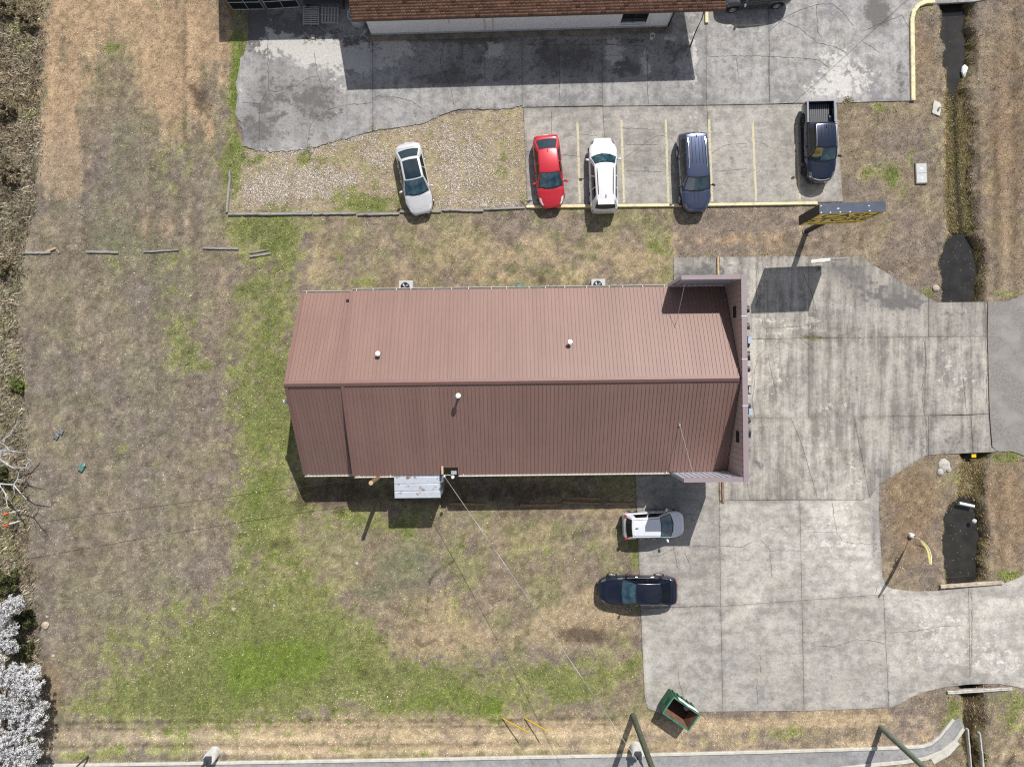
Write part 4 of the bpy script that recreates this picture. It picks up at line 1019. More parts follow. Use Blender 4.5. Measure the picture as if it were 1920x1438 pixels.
# ridge cap, rakes
for x0, x1, zz in ((XF0 - .02, XF1 - .1, .075), (XR0 - .02, XF0 - .03, .072)):
    c = MB(); s = (ZR - ZE) / HW
    w = .17
    c.add([(x0, -w, ZR + zz - w * s), (x1, -w, ZR + zz - w * s), (x1, 0, ZR + zz + .01), (x0, 0, ZR + zz + .01), (x1, w, ZR + zz - w * s), (x0, w, ZR + zz - w * s), (x0, -w, ZR - w * s), (x1, -w, ZR - w * s), (x1, w, ZR - w * s), (x0, w, ZR - w * s)],
          [(0, 1, 2, 3), (3, 2, 4, 5), (0, 6, 7, 1), (4, 8, 9, 5), (0, 3, 5, 9, 6), (1, 7, 8, 4, 2)])
    link('ridge_cap', recalc(c.mesh('ridge_cap', M['roof_trim'])), None, store)
def rake(x, ze, sgn, hw=HW):
    r = MB(); s = (ZR - ze) / hw
    y0, y1 = .02, hw
    for yy in (0,):
        r.add([(x - .05, sgn * y0, ZR + .06 - y0 * s), (x + .16, sgn * y0, ZR + .06 - y0 * s), (x + .16, sgn * y1, ze + .06), (x - .05, sgn * y1, ze + .06),
               (x - .05, sgn * y0, ZR - .22 - y0 * s), (x - .05, sgn * y1, ze - .22), (x + .16, sgn * y0, ZR + .03 - y0 * s), (x + .16, sgn * y1, ze + .03)],
              [(0, 1, 2, 3), (0, 3, 5, 4), (1, 6, 7, 2)])
    me = recalc(r.mesh('rake_trim', M['roof_trim'])); link('rake_trim', me, None, store)
for sgn in (1, -1): rake(XF0, ZE, sgn); rake(XR0, ZE2, sgn)
st_ = MB()
for sgn in (1, -1):
    st_.add([(XF0 - .03, 0, ZR), (XF0 - .03, sgn * (HW - .03), ZE), (XF0 - .03, sgn * (HW - .03), ZE2 - .05), (XF0 - .03, 0, ZR - .3), (XF0 + .03, 0, ZR), (XF0 + .03, sgn * (HW - .03), ZE), (XF0 + .03, sgn * (HW - .03), ZE2 - .05), (XF0 + .03, 0, ZR - .3)],
            [(0, 1, 2, 3), (7, 6, 5, 4), (1, 5, 6, 2), (0, 3, 7, 4), (2, 6, 7, 3), (0, 4, 5, 1)])
so_ = link('step_wall', recalc(st_.mesh('step_wall', M['roof_trim'])), None, store); so_['kind'] = 'stuff'
# gutters with straps
def gutter(x0, x1, y, z, sgn, step):
    g = MB()
    g.box(((x0 + x1) / 2, y + sgn * .13, z - .04), (x1 - x0, .02, .13)); g.box(((x0 + x1) / 2, y + sgn * .06, z - .11), (x1 - x0, .13, .015)); g.box(((x0 + x1) / 2, y - sgn * .005, z - .06), (x1 - x0, .012, .10))
    go = g.build('gutter', M['gutter'], store)
    n = max(2, int((x1 - x0) / step))
    sm = MB().box((0, sgn * .06, .035), (.045, .16, .012)).mesh('gutter_strap', M['gutter'])
    for k in range(n):
        o = link('gutter_strap', sm, None, go); o.location = (x0 + .3 + (x1 - x0 - .5) * k / (n - 1) + random.uniform(-.25, .25) * (0 < k < n - 1), y, z)
gutter(XF0 + .05, 9.75, HW, ZE, 1, 1.15); gutter(XR0, XF0 + .4, HW, ZE2, 1, 1.4)
gutter(XF0 + .05, -7.45, -HW, ZE, -1, 2.2); gutter(-3.4, 9.75, -HW, ZE, -1, 4.5); gutter(XR0, XF0 + .1, -HW, ZE2, -1, 3)
# parapet with return wings
ZP = 6.03; PY = 5.98; PX0, PX1 = 13.37, 13.62; WX = 9.9
par = MB().box(((PX0 + PX1) / 2 + .02, 0, 4.2), (PX1 - PX0 - .06, 2 * PY - .05, ZP * 2 - 4.2 * 2 - .02)).build('parapet', M['parapet'], store)
np_ = 34
pm = MB(); wd = (2 * PY - .3) / np_
pm.grid([[(0, 0, 2.45), (0, 0, ZP - .02)], [(0, wd * .82, 2.45), (0, wd * .82, ZP - .02)], [(-.03, wd * .86, 2.45), (-.03, wd * .86, ZP - .02)], [(-.03, wd * .97, 2.45), (-.03, wd * .97, ZP - .02)], [(0, wd, 2.45), (0, wd, ZP - .02)]])
pmm = pm.mesh('wall_panel', M['parapet'])
for k in range(np_):
    o = link('wall_panel', pmm, None, par); o.location = (PX0, -PY + .15 + k * wd, 0)
def box_part(name, c, s, m, parent, rz=0):
    return MB().box(c, s, rz).build(name, m, parent)
box_part('coping', ((PX0 + PX1) / 2 + .03, 0, ZP + .03), (PX1 - PX0 + .06, 2 * PY + .06, .08), M['coping'], par)
for y in (3.6, 1.1, -1.6): box_part('coping_joint', ((PX0 + PX1) / 2 + .03, y, ZP + .06), (PX1 - PX0 + .09, .07, .035), M['parapet_light'], par)
for sgn in (1, -1):
    wing = MB(); wing.box(((WX + PX0) / 2, sgn * (PY - .10), 4.35), (PX0 - WX - .01, .14, 3.34)); wo2 = wing.build('return_wing', M['parapet_light'], store)
    nw = 10; ww = (PX0 - WX - .1) / nw
    g = MB(); yy = sgn * (PY - .18)
    g.grid([[(0, yy, 2.7), (0, yy, ZP - .02)], [(ww * .7, yy, 2.7), (ww * .7, yy, ZP - .02)], [(ww * .76, yy - sgn * .045, 2.7), (ww * .76, yy - sgn * .045, ZP - .02)], [(ww * .94, yy - sgn * .045, 2.7), (ww * .94, yy - sgn * .045, ZP - .02)], [(ww, yy, 2.7), (ww, yy, ZP - .02)]])
    gm = g.mesh('wall_panel', M['parapet_light'])
    for k in range(nw):
        o = link('wall_panel', gm, None, wo2); o.location = (WX + .05 + k * ww, 0, 0)
    box_part('coping', ((WX + PX0) / 2 - .01, sgn * (PY - .10), ZP + .028), (PX0 - WX + .02 - .04, .26, .084), M['coping'], wo2)
    box_part('end_cap', (WX - .02, sgn * (PY - .10), 4.35), (.03, .2, 3.3), M['parapet_light'], wo2)
for y, z in ((3.95, 5.0), (-3.45, 5.25)):
    lv = MB()
    for k in range(4): lv.box((PX0 - .055, y, z - .15 + k * .1), (.06, .68, .05))
    v = lv.build('louvre_vent', M['dark_gap'], par)
    v['kind'] = 'stuff'
# diagonal rods bracing the wings
for sgn, xt, xb, yb in ((1, 10.2, 9.92, 3.2), (-1, 10.55, 10.05, 2.75)):
    b = MB(); zt = ZR - (ZR - ZE) / HW * yb + .06
    b.tube([(xt, sgn * (PY - .2), ZP - .1), (xb, sgn * yb, zt)], .015, 6); b.box((xb, sgn * yb, zt), (.1, .16, .04))
    b.build('brace_rod', mat('dull rod', (.30, .30, .31), .8), store)['kind'] = 'stuff'
# fascia letters and floodlights on the street side
for ch, yc in (('C', -3.22), ('A', -2.48), ('S', -1.62), ('H', -.68), ('S', .53), ('T', 1.3), ('O', 2.12), ('R', 3.06), ('E', 4.0)):
    cu = bpy.data.curves.new('letter', 'FONT'); cu.body = ch; cu.size = .95; cu.extrude = .09; cu.align_x = 'CENTER'
    to = bpy.data.objects.new('tmp', cu); COL.objects.link(to)
    bpy.context.view_layer.update()
    me = bpy.data.meshes.new_from_object(to.evaluated_get(bpy.context.evaluated_depsgraph_get()))
    bpy.data.objects.remove(to)
    me.name = 'letter'; me.materials.clear(); me.materials.append(M['letter'])
    o = link('letter', me, None, store)
    o.rotation_euler = (R(90), 0, R(90)); o.location = (PX1 + .20, yc, 5.26)
for y in (2.2, -1.95):
    l = MB(); l.box((PX1 + .22, y, 6.0), (.2, .38, .16), 0); l.tube([(PX1, y, 5.8), (PX1 + .2, y, 5.98)], .025, 6)
    l.build('floodlight', M['lamp_blue'], store)['kind'] = 'stuff'
# roof pipes
def roof_z(y, ze=ZE): return ZR - (ZR - ze) / HW * abs(y)
for px, py, h in ((708, 663, .42), (1069, 641, .48), (859, 742, .75)):
    zc = 4.9 if py != 742 else 5.6
    for _ in range(6):
        x, y = P(px, py, zc); yl = y - .14 - x * math.sin(ST_ROT); zc = roof_z(yl) + h
    q = Matrix.Rotation(-ST_ROT, 2) @ Vector((x, y - .14))
    v = MB(); v.tube([(q.x, q.y, zc - h - .1), (q.x, q.y, zc - .1)], .075, 10); pipe = v.build('vent_pipe', M['dark_steel'], store, 40)
    MB().lathe([(.10, zc - .10), (.16, zc - .06), (.15, zc - .01), (.07, zc + .03), (0.001, zc + .035)], (q.x, q.y, 0), 14).build('vent_cap', M['white_plastic'], pipe, 40)
    MB().lathe([(.17, zc - h - .06), (.13, zc - h + .04), (.08, zc - h + .1)], (q.x, q.y, 0), 12).build('flashing', M['roof_trim'], pipe, 40)
x, y = P(653, 563, 2.9); q = Matrix.Rotation(-ST_ROT, 2) @ Vector((x, y - .14))
box_part('roof_vent', (q.x, q.y, roof_z(q.y, ZE2) + .06), (.3, .14, .16), M['dark_gap'], store)
# rear wall lamp
x, y = P(535, 753, 4.6); q = Matrix.Rotation(-ST_ROT, 2) @ Vector((x, y - .14))
lp = MB().lathe([(.001, 4.68), (.10, 4.66), (.155, 4.58), (.14, 4.42), (.08, 4.36)], (q.x, q.y, 0), 16).build('wall_lamp', M['white_plastic'], store, 50)
MB().tube([(q.x, q.y, 4.5), (XR0 + .31, q.y, 4.5)], .03, 8).build('lamp_arm', M['steel_galv'], lp)
# service entrance at the notch in the eave
x, y = P(833, 893, 4.1); qm = Matrix.Rotation(-ST_ROT, 2) @ Vector((x, y - .14))
MAST = Vector((x, y, 4.1))
sv = MB(); sv.tube([(qm.x, qm.y, 1.2), (qm.x, qm.y, 3.95), (qm.x, qm.y - .05, 4.12)], .045, 10); mast = sv.build('service_mast', M['steel_galv'], store, 40)
MB().lathe([(.05, 3.98), (.10, 4.06), (.09, 4.14), (.001, 4.2)], (qm.x, qm.y, 0), 10).build('weatherhead', M['steel_galv'], mast, 40)
MB().tube([(qm.x, qm.y, 4.05), (qm.x + .2, qm.y + .12, 4.25), (qm.x + .42, qm.y + .05, 4.1), (qm.x + .45, qm.y - .12, 3.7)], .016, 6).build('drip_loop', M['white_plastic'], mast, 60)
MB().box((qm.x + .5, qm.y + .1, 2.9), (.34, .22, .5)).build('meter_box', M['steel_galv'], store)
MB().lathe([(.001, .13), (.08, .12), (.11, .05), (.11, -.05)], (qm.x + .46, qm.y - .14, 3.45), 12).build('service_lamp', M['white_plastic'], mast, 50)
MB().box((qm.x - .16, qm.y + .32, 3.62), (.12, .5, .12)).build('mast_bracket', M['wood_pale'], mast)

# metal lean-to beside the south wall
ax0, ay0 = P(740, 890, 2.98); ax1, ay1 = P(826, 934, 2.98)
lean = empty('lean_to', ((ax0 + ax1) / 2, ay1, 0), ST_ROT)
tag(lean, 'pale sheet metal lean-to with rust patches against the south wall of the store', 'lean-to')
LW = ax1 - ax0; LD = ay0 - ay1 + .35
for k in range(4):
    y0 = LD * k / 4; y1 = LD * (k + 1) / 4 - .008
    g = MB()
    rows = []
    for t in np.linspace(-LW / 2, LW / 2, 3):
        rows.append([(t, y0, 2.94 + .04 * k), (t, y0 + .03, 2.975 + .04 * k), (t, y1 - .05, 2.955 + .04 * k + .035), (t, y1, 2.955 + .04 * k)])
    g.grid(rows)
    me = g.mesh('roof_sheet', M['rust_roof'])
    if me.polygons[1].normal.z < 0: me.flip_normals()
    link('roof_sheet', me, None, lean)
box_part('back_beam', (0, LD - .1, 2.88), (LW, .1, .1), M['wood_grey'], lean); box_part('front_beam', (0, .08, 2.86), (LW, .09, .12), M['wood_grey'], lean)
for sx in (-1, 1): box_part('post', (sx * (LW / 2 - .1), .1, 1.4), (.09, .09, 2.8), M['wood_grey'], lean)
box_part('side_panel', (LW / 2 - .04, LD / 2, 1.45), (.03, LD - .1, 2.7), M['steel_galv'], lean); box_part('side_panel', (-LW / 2 + .04, LD / 2, 1.45), (.03, LD - .1, 2.7), M['steel_galv'], lean)
# pieces of cloth hanging over its east end
rg_ = random.Random(4); cl = MB(); rows = []
for i in range(8):
    rows.append([(ax1 - .02 + .05 * j + rg_.uniform(-.04, .04), ay0 - .05 - i * .06 + rg_.uniform(-.02, .02), 3.14 - .12 * abs(j - 1) + rg_.uniform(-.02, .03)) for j in range(5)])
cl.grid(rows); cl.build('rag', mat('blue grey rag', (.2, .24, .32), .9, vary=.6, scale=9), None, 50); tag(bpy.data.objects['rag'], 'blue grey rag draped on the lean-to roof by the service mast', 'rag')

# air conditioners beside the north wall
def aircon(px, py, label):
    x, y = P(px, py, .82)
    a = empty('air_conditioner', (x, y - .12, 0), ST_ROT); tag(a, label, 'air conditioner', 'condenser units by the north wall')
    MB().box((0, 0, .40), (.86, .82, .74)).build('casing', M['ac'], a)
    MB().box((0, 0, -.02), (1.1, 1.0, .14)).build('pad', M['footing'], a)
    MB().box((0, 0, .795), (.9, .86, .05)).build('top_panel', M['ac'], a)
    MB().lathe([(.001, .826), (.29, .826), (.30, .822)], (-.05, .02, 0), 24).build('fan_opening', M['black'], a)
    fb = MB()
    for k in range(4):
        an = k * math.pi / 2 + .5
        fb.add([(-.05 + .05 * math.cos(an), .02 + .05 * math.sin(an), .832), (-.05 + .24 * math.cos(an - .2), .02 + .24 * math.sin(an - .2), .832), (-.05 + .24 * math.cos(an + .35), .02 + .24 * math.sin(an + .35), .84), (-.05 + .05 * math.cos(an + 1), .02 + .05 * math.sin(an + 1), .84)], [(0, 1, 2, 3)])
    f = fb.build('fan', M['steel_galv'], a); f['kind'] = 'stuff'
    gm = MB()
    for k in range(3):
        r_ = .1 + .09 * k
        gm.tube([(-.05 + r_ * math.cos(t), .02 + r_ * math.sin(t), .85) for t in np.linspace(0, 2 * math.pi, 19)], .006, 4, False)
    g = gm.build('fan_guard', M['black'], a); g['kind'] = 'stuff'
aircon(761, 535, 'air conditioner by the north wall nearer the rear end of the store')
aircon(1122, 532, 'air conditioner by the north wall nearer the parapet of the store')

# ------------------------------------------------------------------ shingled white building to the north
wl = P(697, 67); wr = P(1252, 51)
NR = math.atan2(wr[1] - wl[1], wr[0] - wl[0])
nb = empty('white_building', (wl[0], wl[1], 0), NR)
tag(nb, 'white walled building with brown shingle roof along the top of the lot', 'building')
NL = math.hypot(wr[0] - wl[0], wr[1] - wl[1]); NH = 3.3
box_part('footing', (NL / 2, -.12 + 3, .04), (NL + .5, 6.6, .2), M['footing'], nb)
# south wall with window and door openings
NO = [(16.55, 18.25, .5, 2.7)]
ws = MB(); x0 = 0
for a, b, z0, z1 in NO:
    ws.box(((x0 + a) / 2, .1, NH / 2 + .1), (a - x0, .2, NH - .1)); ws.box(((a + b) / 2, .1, z0 / 2 + .1), (b - a, .2, z0)); ws.box(((a + b) / 2, .1, (z1 + NH) / 2 + .1), (b - a, .2, NH - z1)); x0 = b
ws.box(((x0 + NL) / 2, .1, NH / 2 + .1), (NL - x0, .2, NH - .1))
wsm = ws.build('wall', M['white_wall'], nb); wsm['kind'] = 'stuff'
win = box_part('window', (17.4, .12, 1.65), (1.7, .04, 2.2), M['glass_dark'], nb)
for dx in (-.83, .83): box_part('frame', (17.4 + dx, .07, 1.65), (.06, .08, 2.18), M['dark_steel'], win)
box_part('frame', (17.4, .07, 1.65), (.04, .08, 2.18), M['dark_steel'], win)
box_part('sill', (17.4, -.05, .55), (1.8, .14, .06), M['white_wall'], win)
dr = box_part('door_panel', (18.95, -.012, 1.35), (1.0, .02, 2.4), M['white_wall'], nb)
box_part('wall', (.1, 3.2, NH / 2), (.2, 6.1, NH), M['white_wall'], nb); box_part('wall', (NL - .1, 3.2, NH / 2), (.2, 6.1, NH), M['white_wall'], nb)
box_part('wall_base', (NL / 2, -.03, .2), (NL, .05, .12), mat('grey painted base', (.45, .47, .49), .7), nb)
for x in (8.15, 5.3, 7.6):
    MB().tube([(x, -.05, .25), (x, -.05, 2.9)] if x != 5.3 else [(x, -.05, 1.3), (x, -.05, 2.9)], .03, 6).build('conduit', M['gutter'], nb)
MB().tube([(NL - .02, -.06, .2), (NL - .02, -.06, 3.0)], .05, 8).build('downpipe', M['black'], nb)
# roof in courses of tabs
RO = -.80; RX0, RX1 = -.62, 22.62; sl = math.atan(.30); ZEN = 3.40
rf = MB(); run = 8.2
rf.add([(RX0 + .03, RO + .05, ZEN - .16), (RX1 - .03, RO + .05, ZEN - .16), (RX1 - .03, RO + run, ZEN - .16 + run * .30), (RX0 + .03, RO + run, ZEN - .16 + run * .30),
        (RX0 + .03, RO + .05, ZEN - .03), (RX1 - .03, RO + .05, ZEN - .03), (RX1 - .03, RO + run, ZEN - .03 + run * .30), (RX0 + .03, RO + run, ZEN - .03 + run * .30)],
       [(0, 3, 2, 1), (4, 5, 6, 7), (0, 1, 5, 4), (1, 2, 6, 5), (2, 3, 7, 6), (3, 0, 4, 7)])
roofn = rf.build('roof', M['wood_brown'], nb)
def course(seed):
    rr = np.random.default_rng(seed)
    V = []; F = []; Cc = []
    x = RX0; ex = .165
    first = True
    while x < RX1:
        w = .30 if not first else rr.uniform(.08, .3); first = False
        x2 = min(x + w - .02, RX1)
        t = rr.uniform(.012, .02); b = len(V)
        dyy = rr.uniform(-.01, .006)
        V += [(x, dyy, 0), (x2, dyy, 0), (x2, dyy, t), (x, dyy, t), (x2, ex + .04, .002), (x, ex + .04, .002)]
        F += [(b, b + 1, b + 2, b + 3), (b + 3, b + 2, b + 4, b + 5)]
        c = C(140, 106, 88) * rr.lognormal(0, .14) * .9
        if rr.random() < .10: c = c * .6
        Cc += [c] * 6
        x += w
    return np_mesh('shingle_course', np.array(V), np.array(F), np.array(Cc), M['shingle'])
cm = [course(k) for k in range(6)]
for k in range(48):
    o = link('shingle_course', cm[k % 6], None, roofn)
    o.location = (0, RO + k * .165 * math.cos(sl), ZEN + k * .165 * math.sin(sl)); o.rotation_euler = (sl, 0, 0)
box_part('fascia', ((RX0 + RX1) / 2, RO + .03, ZEN - .10), (RX1 - RX0, .03, .18), mat('brown fascia', (.10, .065, .05), .7), nb)
tag(roofn)
for px_, py_ in ((1348, 8),):
    x, y = P(px_, py_); 
q = Matrix.Rotation(-NR, 2) @ Vector((P(1300, 30)[0] - wl[0], P(1300, 30)[1] - wl[1]))
# hose-like cable hanging from the eave corner
cable = MB().tube([P3(1321, 18, 3.2), P3(1316, 36, 2.0), P3(1309, 50, .9), P3(1302, 66, .25), P3(1294, 90, .09)], .035, 8).build('drain_hose', M['wire_black'], None, 60)
tag(cable, 'black hose hanging down from the corner eave of the shingled building', 'hose')

# lidless white tub, bucket, pallets, screens and carport in the back corner
def tub(px, py):
    x, y = P(px, py)
    o = MB().lathe([(.44, 0), (.49, .06), (.53, .86), (.57, .93), (.53, .94), (.49, .86), (.44, .1), (.001, .1)], (0, 0, 0), 24, 1.0, .92).build('tub', mat('pale blue grey plastic', (.52, .58, .60), .5, vary=.1), None, 40)
    o.location = (x, y, .052); tag(o, 'large pale open plastic tub under the corner of the shingle roof', 'tub')
tub(673, 42)
def bucket(px, py):
    x, y = P(px, py)
    b = MB().lathe([(.12, 0), (.15, .36), (.165, .37), (.165, .39), (.145, .39), (.115, .03), (.001, .03)], (0, 0, 0), 18).build('bucket', M['white_plastic'], None, 40)
    b.location = (x, y, .052); tag(b, 'white plastic bucket standing beside the footing of the white wall', 'bucket')
    MB().tube([(.15 * math.cos(t), .15 * math.sin(t) * .3 - .13, .36 - .1 * math.sin(t)) for t in np.linspace(0, math.pi, 9)], .008, 5).build('handle', M['steel_galv'], b)
bucket(1221, 73)
def pallet(px, py, w, d, n, along, label, rz=0):
    x, y = P(px, py); p = empty('pallet', (x, y, .052), rz); tag(p, label, 'pallet', 'wooden pallets lying by the dark screens')
    for k in range(3):
        t = (-1 + k) * (w / 2 - .05)
        box_part('stringer', (t if along == 'x' else 0, 0 if along == 'x' else (-1 + k) * (d / 2 - .05), .06), (.06, d, .1) if along == 'x' else (w, .06, .1), M['wood_pallet'], p)
    sm = None
    for k in range(n):
        f = -.5 + (k + .5) / n
        if along == 'x': c, s = (0, 0, .122), (w, d / n * .62, .022)
        else: c, s = (0, 0, .122), (w / n * .62, d, .022)
        if sm is None: sm = MB().box(c, s).mesh('deck_board', M['wood_pallet'])
        o = link('deck_board', sm, None, p); o.location = (0, f * d, 0) if along == 'x' else (f * w, 0, 0); o.rotation_euler = (0, 0, random.uniform(-.02, .02))
pallet(584.5, 32, 1.10, 1.28, 9, 'x', 'left wooden pallet with its boards running across'); pallet(620, 31, 1.22, 1.1, 6, 'y', 'right wooden pallet with its boards running up and down', R(-1))
def screen_gate(p0, p1, label, hgt=2.1):
    a = P3(*p0); b = P3(*p1); d = b - a; L = d.length
    g = empty('screen_gate', (a + b) / 2 + Vector((0, 0, .05)), math.atan2(d.y, d.x)); tag(g, label, 'gate', 'black screened gates at the carport')
    fr = MB()
    for z in (.06, .9, hgt): fr.tube([(-L / 2, 0, z), (L / 2, 0, z)], .03, 6)
    for x in (-L / 2, 0, L / 2): fr.tube([(x, -.001, .03), (x, -.001, hgt)], .03, 6)
    f = fr.build('pipe_frame', M['frame'], g); f['kind'] = 'stuff'
    box_part('screen', (0, .045, hgt / 2), (L - .05, .01, hgt - .1), M['screen'], g)
screen_gate((438, 20), (497, 19), 'black screened gate at the far left of the carport'); screen_gate((503, 19), (563, 15), 'black screened gate nearer the pallets and set askew')
fp = MB().beam(P3(434, 30, .1), P3(419, 4, 1.5), .1, .12).build('leaning_plank', M['wood_brown']); tag(fp, 'brown plank leaning by the end of the black screens', 'plank')
cpt = empty('carport', (P(530, 10)[0] + .42, 28.8, 0), R(1.0)); tag(cpt, 'dark flat roofed carport behind the black screens', 'carport')
box_part('roof', (0.9, .2, 3.55), (9.0, 6.0, .16), M['roof_trim'], cpt)
for sx in (-3.4, 5.2):
    for sy in (-2.6, 3.0): box_part('post', (sx, sy, 1.75), (.12, .12, 3.5), M['dark_steel'], cpt)
box_part('back_wall', (.9, 3.1, 1.75), (8.9, .1, 3.5), M['wall_tan'], cpt)
bx = MB(); x, y = P(612, 7)
bx.box((x, y, .8), (2.6, .9, .06)); bx.box((x - 1.2, y, .4), (.08, .8, .78)); bx.box((x + 1.2, y, .4), (.08, .8, .78))
wb = bx.build('work_bench', M['dark_steel']); tag(wb, 'dark work bench in the shade behind the pallets', 'bench'); wb['kind'] = 'thing'
for i, (px, py, r, m) in enumerate(((587, 71, .17, 'rock'), (580, 71, .07, 'rock_tan'), (594, 74, .06, 'rock_tan'))):
    rr = random.Random(i); b = MB().lathe([(.001, -.02), (r, 0), (r * .9, r * .4), (r * .5, r * .65), (.001, r * .7)], (0, 0, 0), 9)
    b.v = [(a * rr.uniform(.85, 1.15), c * rr.uniform(.85, 1.15), d * rr.uniform(.9, 1.1)) for a, c, d in b.v]
    o = b.build('stone', M[m], None, 30); o.location = (*P(px, py), .05)
    tag(o, ('biggest pale stone at the edge of the shade below the pallets', 'small tan stone just left of the pale stone below the pallets', 'small tan stone just right of the pale stone below the pallets')[i], 'stone')

# ------------------------------------------------------------------ vehicles
def interp(x, pts):
    xs = [p[0] for p in pts]; ys = [p[1] for p in pts]
    # smooth-ish piecewise interpolation
    return float(np.interp(x, xs, ys))

def vehicle(sp):
    L, W = sp['L'], sp['W']; hw = W / 2
    root = empty('parked_car' if sp['kind'] != 'pickup' else 'pickup_truck', (sp['pos'][0], sp['pos'][1], sp.get('z', 0.052)), sp['head'])
    tag(root, sp['label'], {'pickup': 'pickup', 'suv': 'SUV', 'sedan': 'car', 'hatch': 'car'}[sp['kind']], sp.get('group'))
    pm = M[sp['paint']]
    rw = sp.get('rw', .33)
    axf, axr = L / 2 - sp['fo'], -L / 2 + sp['ro']
    top = sp['top']                      # list of (distance from the front, height)
    rf, rr_ = sp.get('rf', .75), sp.get('rr', .6)
    nf, nr = sp.get('nf', .66), sp.get('nr', .74)
    def wid(x):
        d = L / 2 - x; e = x + L / 2
        k = 1.0
        if d < rf: k = nf + (1 - nf) * math.sqrt(max(0, 1 - (1 - d / rf) ** 2))
        if e < rr_: k = min(k, nr + (1 - nr) * math.sqrt(max(0, 1 - (1 - e / rr_) ** 2)))
        return hw * k * (1 - .03 * min(1, abs(x) / (L / 2)) ** 2)
    def zt(x): return interp(L / 2 - x, top)
    bed = sp.get('bed')
    def arch(x):
        z = .22
        for a in (axf, axr):
            ra = rw + .065
            if abs(x - a) < ra: z = max(z, rw + math.sqrt(ra * ra - (x - a) ** 2))
        return z
    def section(x):
        w = wid(x); t = zt(x); zl = arch(x)
        d = min(L / 2 - x, x + L / 2)
        if d < .12: zl = max(zl, .30 - d)
        zs = t - .10
        z6 = min(max(.55, zl + .05), t - .16); z7 = min(max(.36, zl + .02), t - .2); z8 = min(zl, t - .22)
        if bed and bed[0] < x < bed[1]:
            zf, zr = sp['bedz']
            h = [(0, zf), (.45 * w, zf), (w - .16, zf), (w - .15, zr), (w - .03, zr + .005)]
        else:
            h = [(0, t), (.45 * w, t - .006), (.74 * w, t - .022), (.90 * w, t - .055), (.962 * w, zs - .01)]
        h += [(w, max(zs - .17, z6 + .02)), (w, z6), (.985 * w, z7), (.95 * w, z8), (.95 * w - .26, z8), (.95 * w - .26, .2), (0, .2)]
        return h
    xs = set(np.linspace(-L / 2 + .15, L / 2 - .15, 40).tolist())
    for a in (axf, axr):
        for q in np.linspace(-1, 1, 17): xs.add(a + (rw + .065) * q * .999)
        xs.add(a + (rw + .066)); xs.add(a - (rw + .066))
    for q in (0, .02, .05, .09): xs.add(L / 2 - q); xs.add(-L / 2 + q)
    if bed:
        xs.add(bed[0] + .001); xs.add(bed[0] - .001); xs.add(bed[1] - .001); xs.add(bed[1] + .001)
    xs = sorted(xs)
    mb = MB(); rows = []
    for x in xs:
        h = section(x)
        rows.append([(x, y, z) for y, z in h] + [(x, -y, z) for y, z in reversed(h[1:-1])])
    n = len(rows[0])
    vs = [p for r in rows for p in r]
    fs = [(i * n + k, i * n + (k + 1) % n, (i + 1) * n + (k + 1) % n, (i + 1) * n + k) for i in range(len(rows) - 1) for k in range(n)]
    fs.append(tuple(range(n))); fs.append(tuple(reversed([(len(rows) - 1) * n + k for k in range(n)])))
    mb.add(vs, fs)
    me = recalc(mb.mesh('body', pm, 32))
    body = link('body', me, None, root)
    # point of the painted top surface
    def btop(x, y):
        h = section(x)[:5]; ay = abs(y)
        ys = [p[0] for p in h]; zs = [p[1] for p in h]
        return float(np.interp(ay, ys, zs))
    def patch(name, x0, x1, y0, y1, m, off=.008, nx=8, ny=8, frac=True, parent=None, shape=None):
        g = []
        for i in range(nx + 1):
            x = x0 + (x1 - x0) * i / nx; r = []
            for j in range(ny + 1):
                s = y0 + (y1 - y0) * j / ny
                xx = x + (shape(s) if shape else 0)
                y = s * wid(xx) if frac else s
                r.append((xx, y, btop(xx, y) + off))
            g.append(r)
        me = MB().grid(g).mesh(name, m, 40)
        if me.polygons[len(me.polygons) // 2].normal.z < 0: me.flip_normals()
        return link(name, me, None, parent or root)
    # cabin
    c = sp['cab']
    xwb, xwt, xrt, xrb, zb, zr = c['xwb'], c['xwt'], c['xrt'], c['xrb'], c['zb'], c['zr']
    wb, wt = c.get('wb', .925) * hw, c.get('wt', .70) * hw
    wtr = c.get('wtr', c.get('wt', .70) * .96) * hw; wbr = c.get('wbr', .9) * hw
    crown = c.get('crown', .05); bow = c.get('bow', .16); bow2 = c.get('bow2', .07); rbow = c.get('rbow', .10); rbow2 = c.get('rbow2', .05); drop = .035
    zbr = c.get('zbr', zb)
    def WB(s): return Vector((xwb + bow * (1 - s * s), s * wb, zb + .02 * (1 - s * s)))
    def WT(s): return Vector((xwt + bow2 * (1 - s * s), s * wt, zr - drop * s * s))
    def RT(s): return Vector((xrt - rbow2 * (1 - s * s), s * wtr, zr - .03 - drop * s * s))
    def RB(s): return Vector((xrb - rbow * (1 - s * s), s * wbr, zbr + .02 * (1 - s * s)))
    def roofp(t, s): p = WT(s).lerp(RT(s), t); p.z += crown * (1 - (2 * t - 1) ** 2); return p
    def frontp(v, s): return WB(s).lerp(WT(s), v)
    def rearp(v, s): return RB(s).lerp(RT(s), v)
    def sidep(t, v, s):
        lo = WB(s).lerp(RB(s), t); lo.y += s * .025 * (1 - (2 * t - 1) ** 2)
        up = roofp(t, s); up.y += s * .0
        p = lo.lerp(up, v); p.y += s * .02 * 4 * v * (1 - v); return p
    def grid_of(f, us, vs): return [[tuple(f(u, v)) for v in vs] for u in us]
    cb = MB(); S9 = np.linspace(-1, 1, 13); T9 = np.linspace(0, 1, 13)
    cb.grid(grid_of(lambda t, s: roofp(t, s), T9, S9)); cb.grid(grid_of(frontp, np.linspace(0, 1, 6), S9)); cb.grid(grid_of(rearp, np.linspace(0, 1, 6), S9))
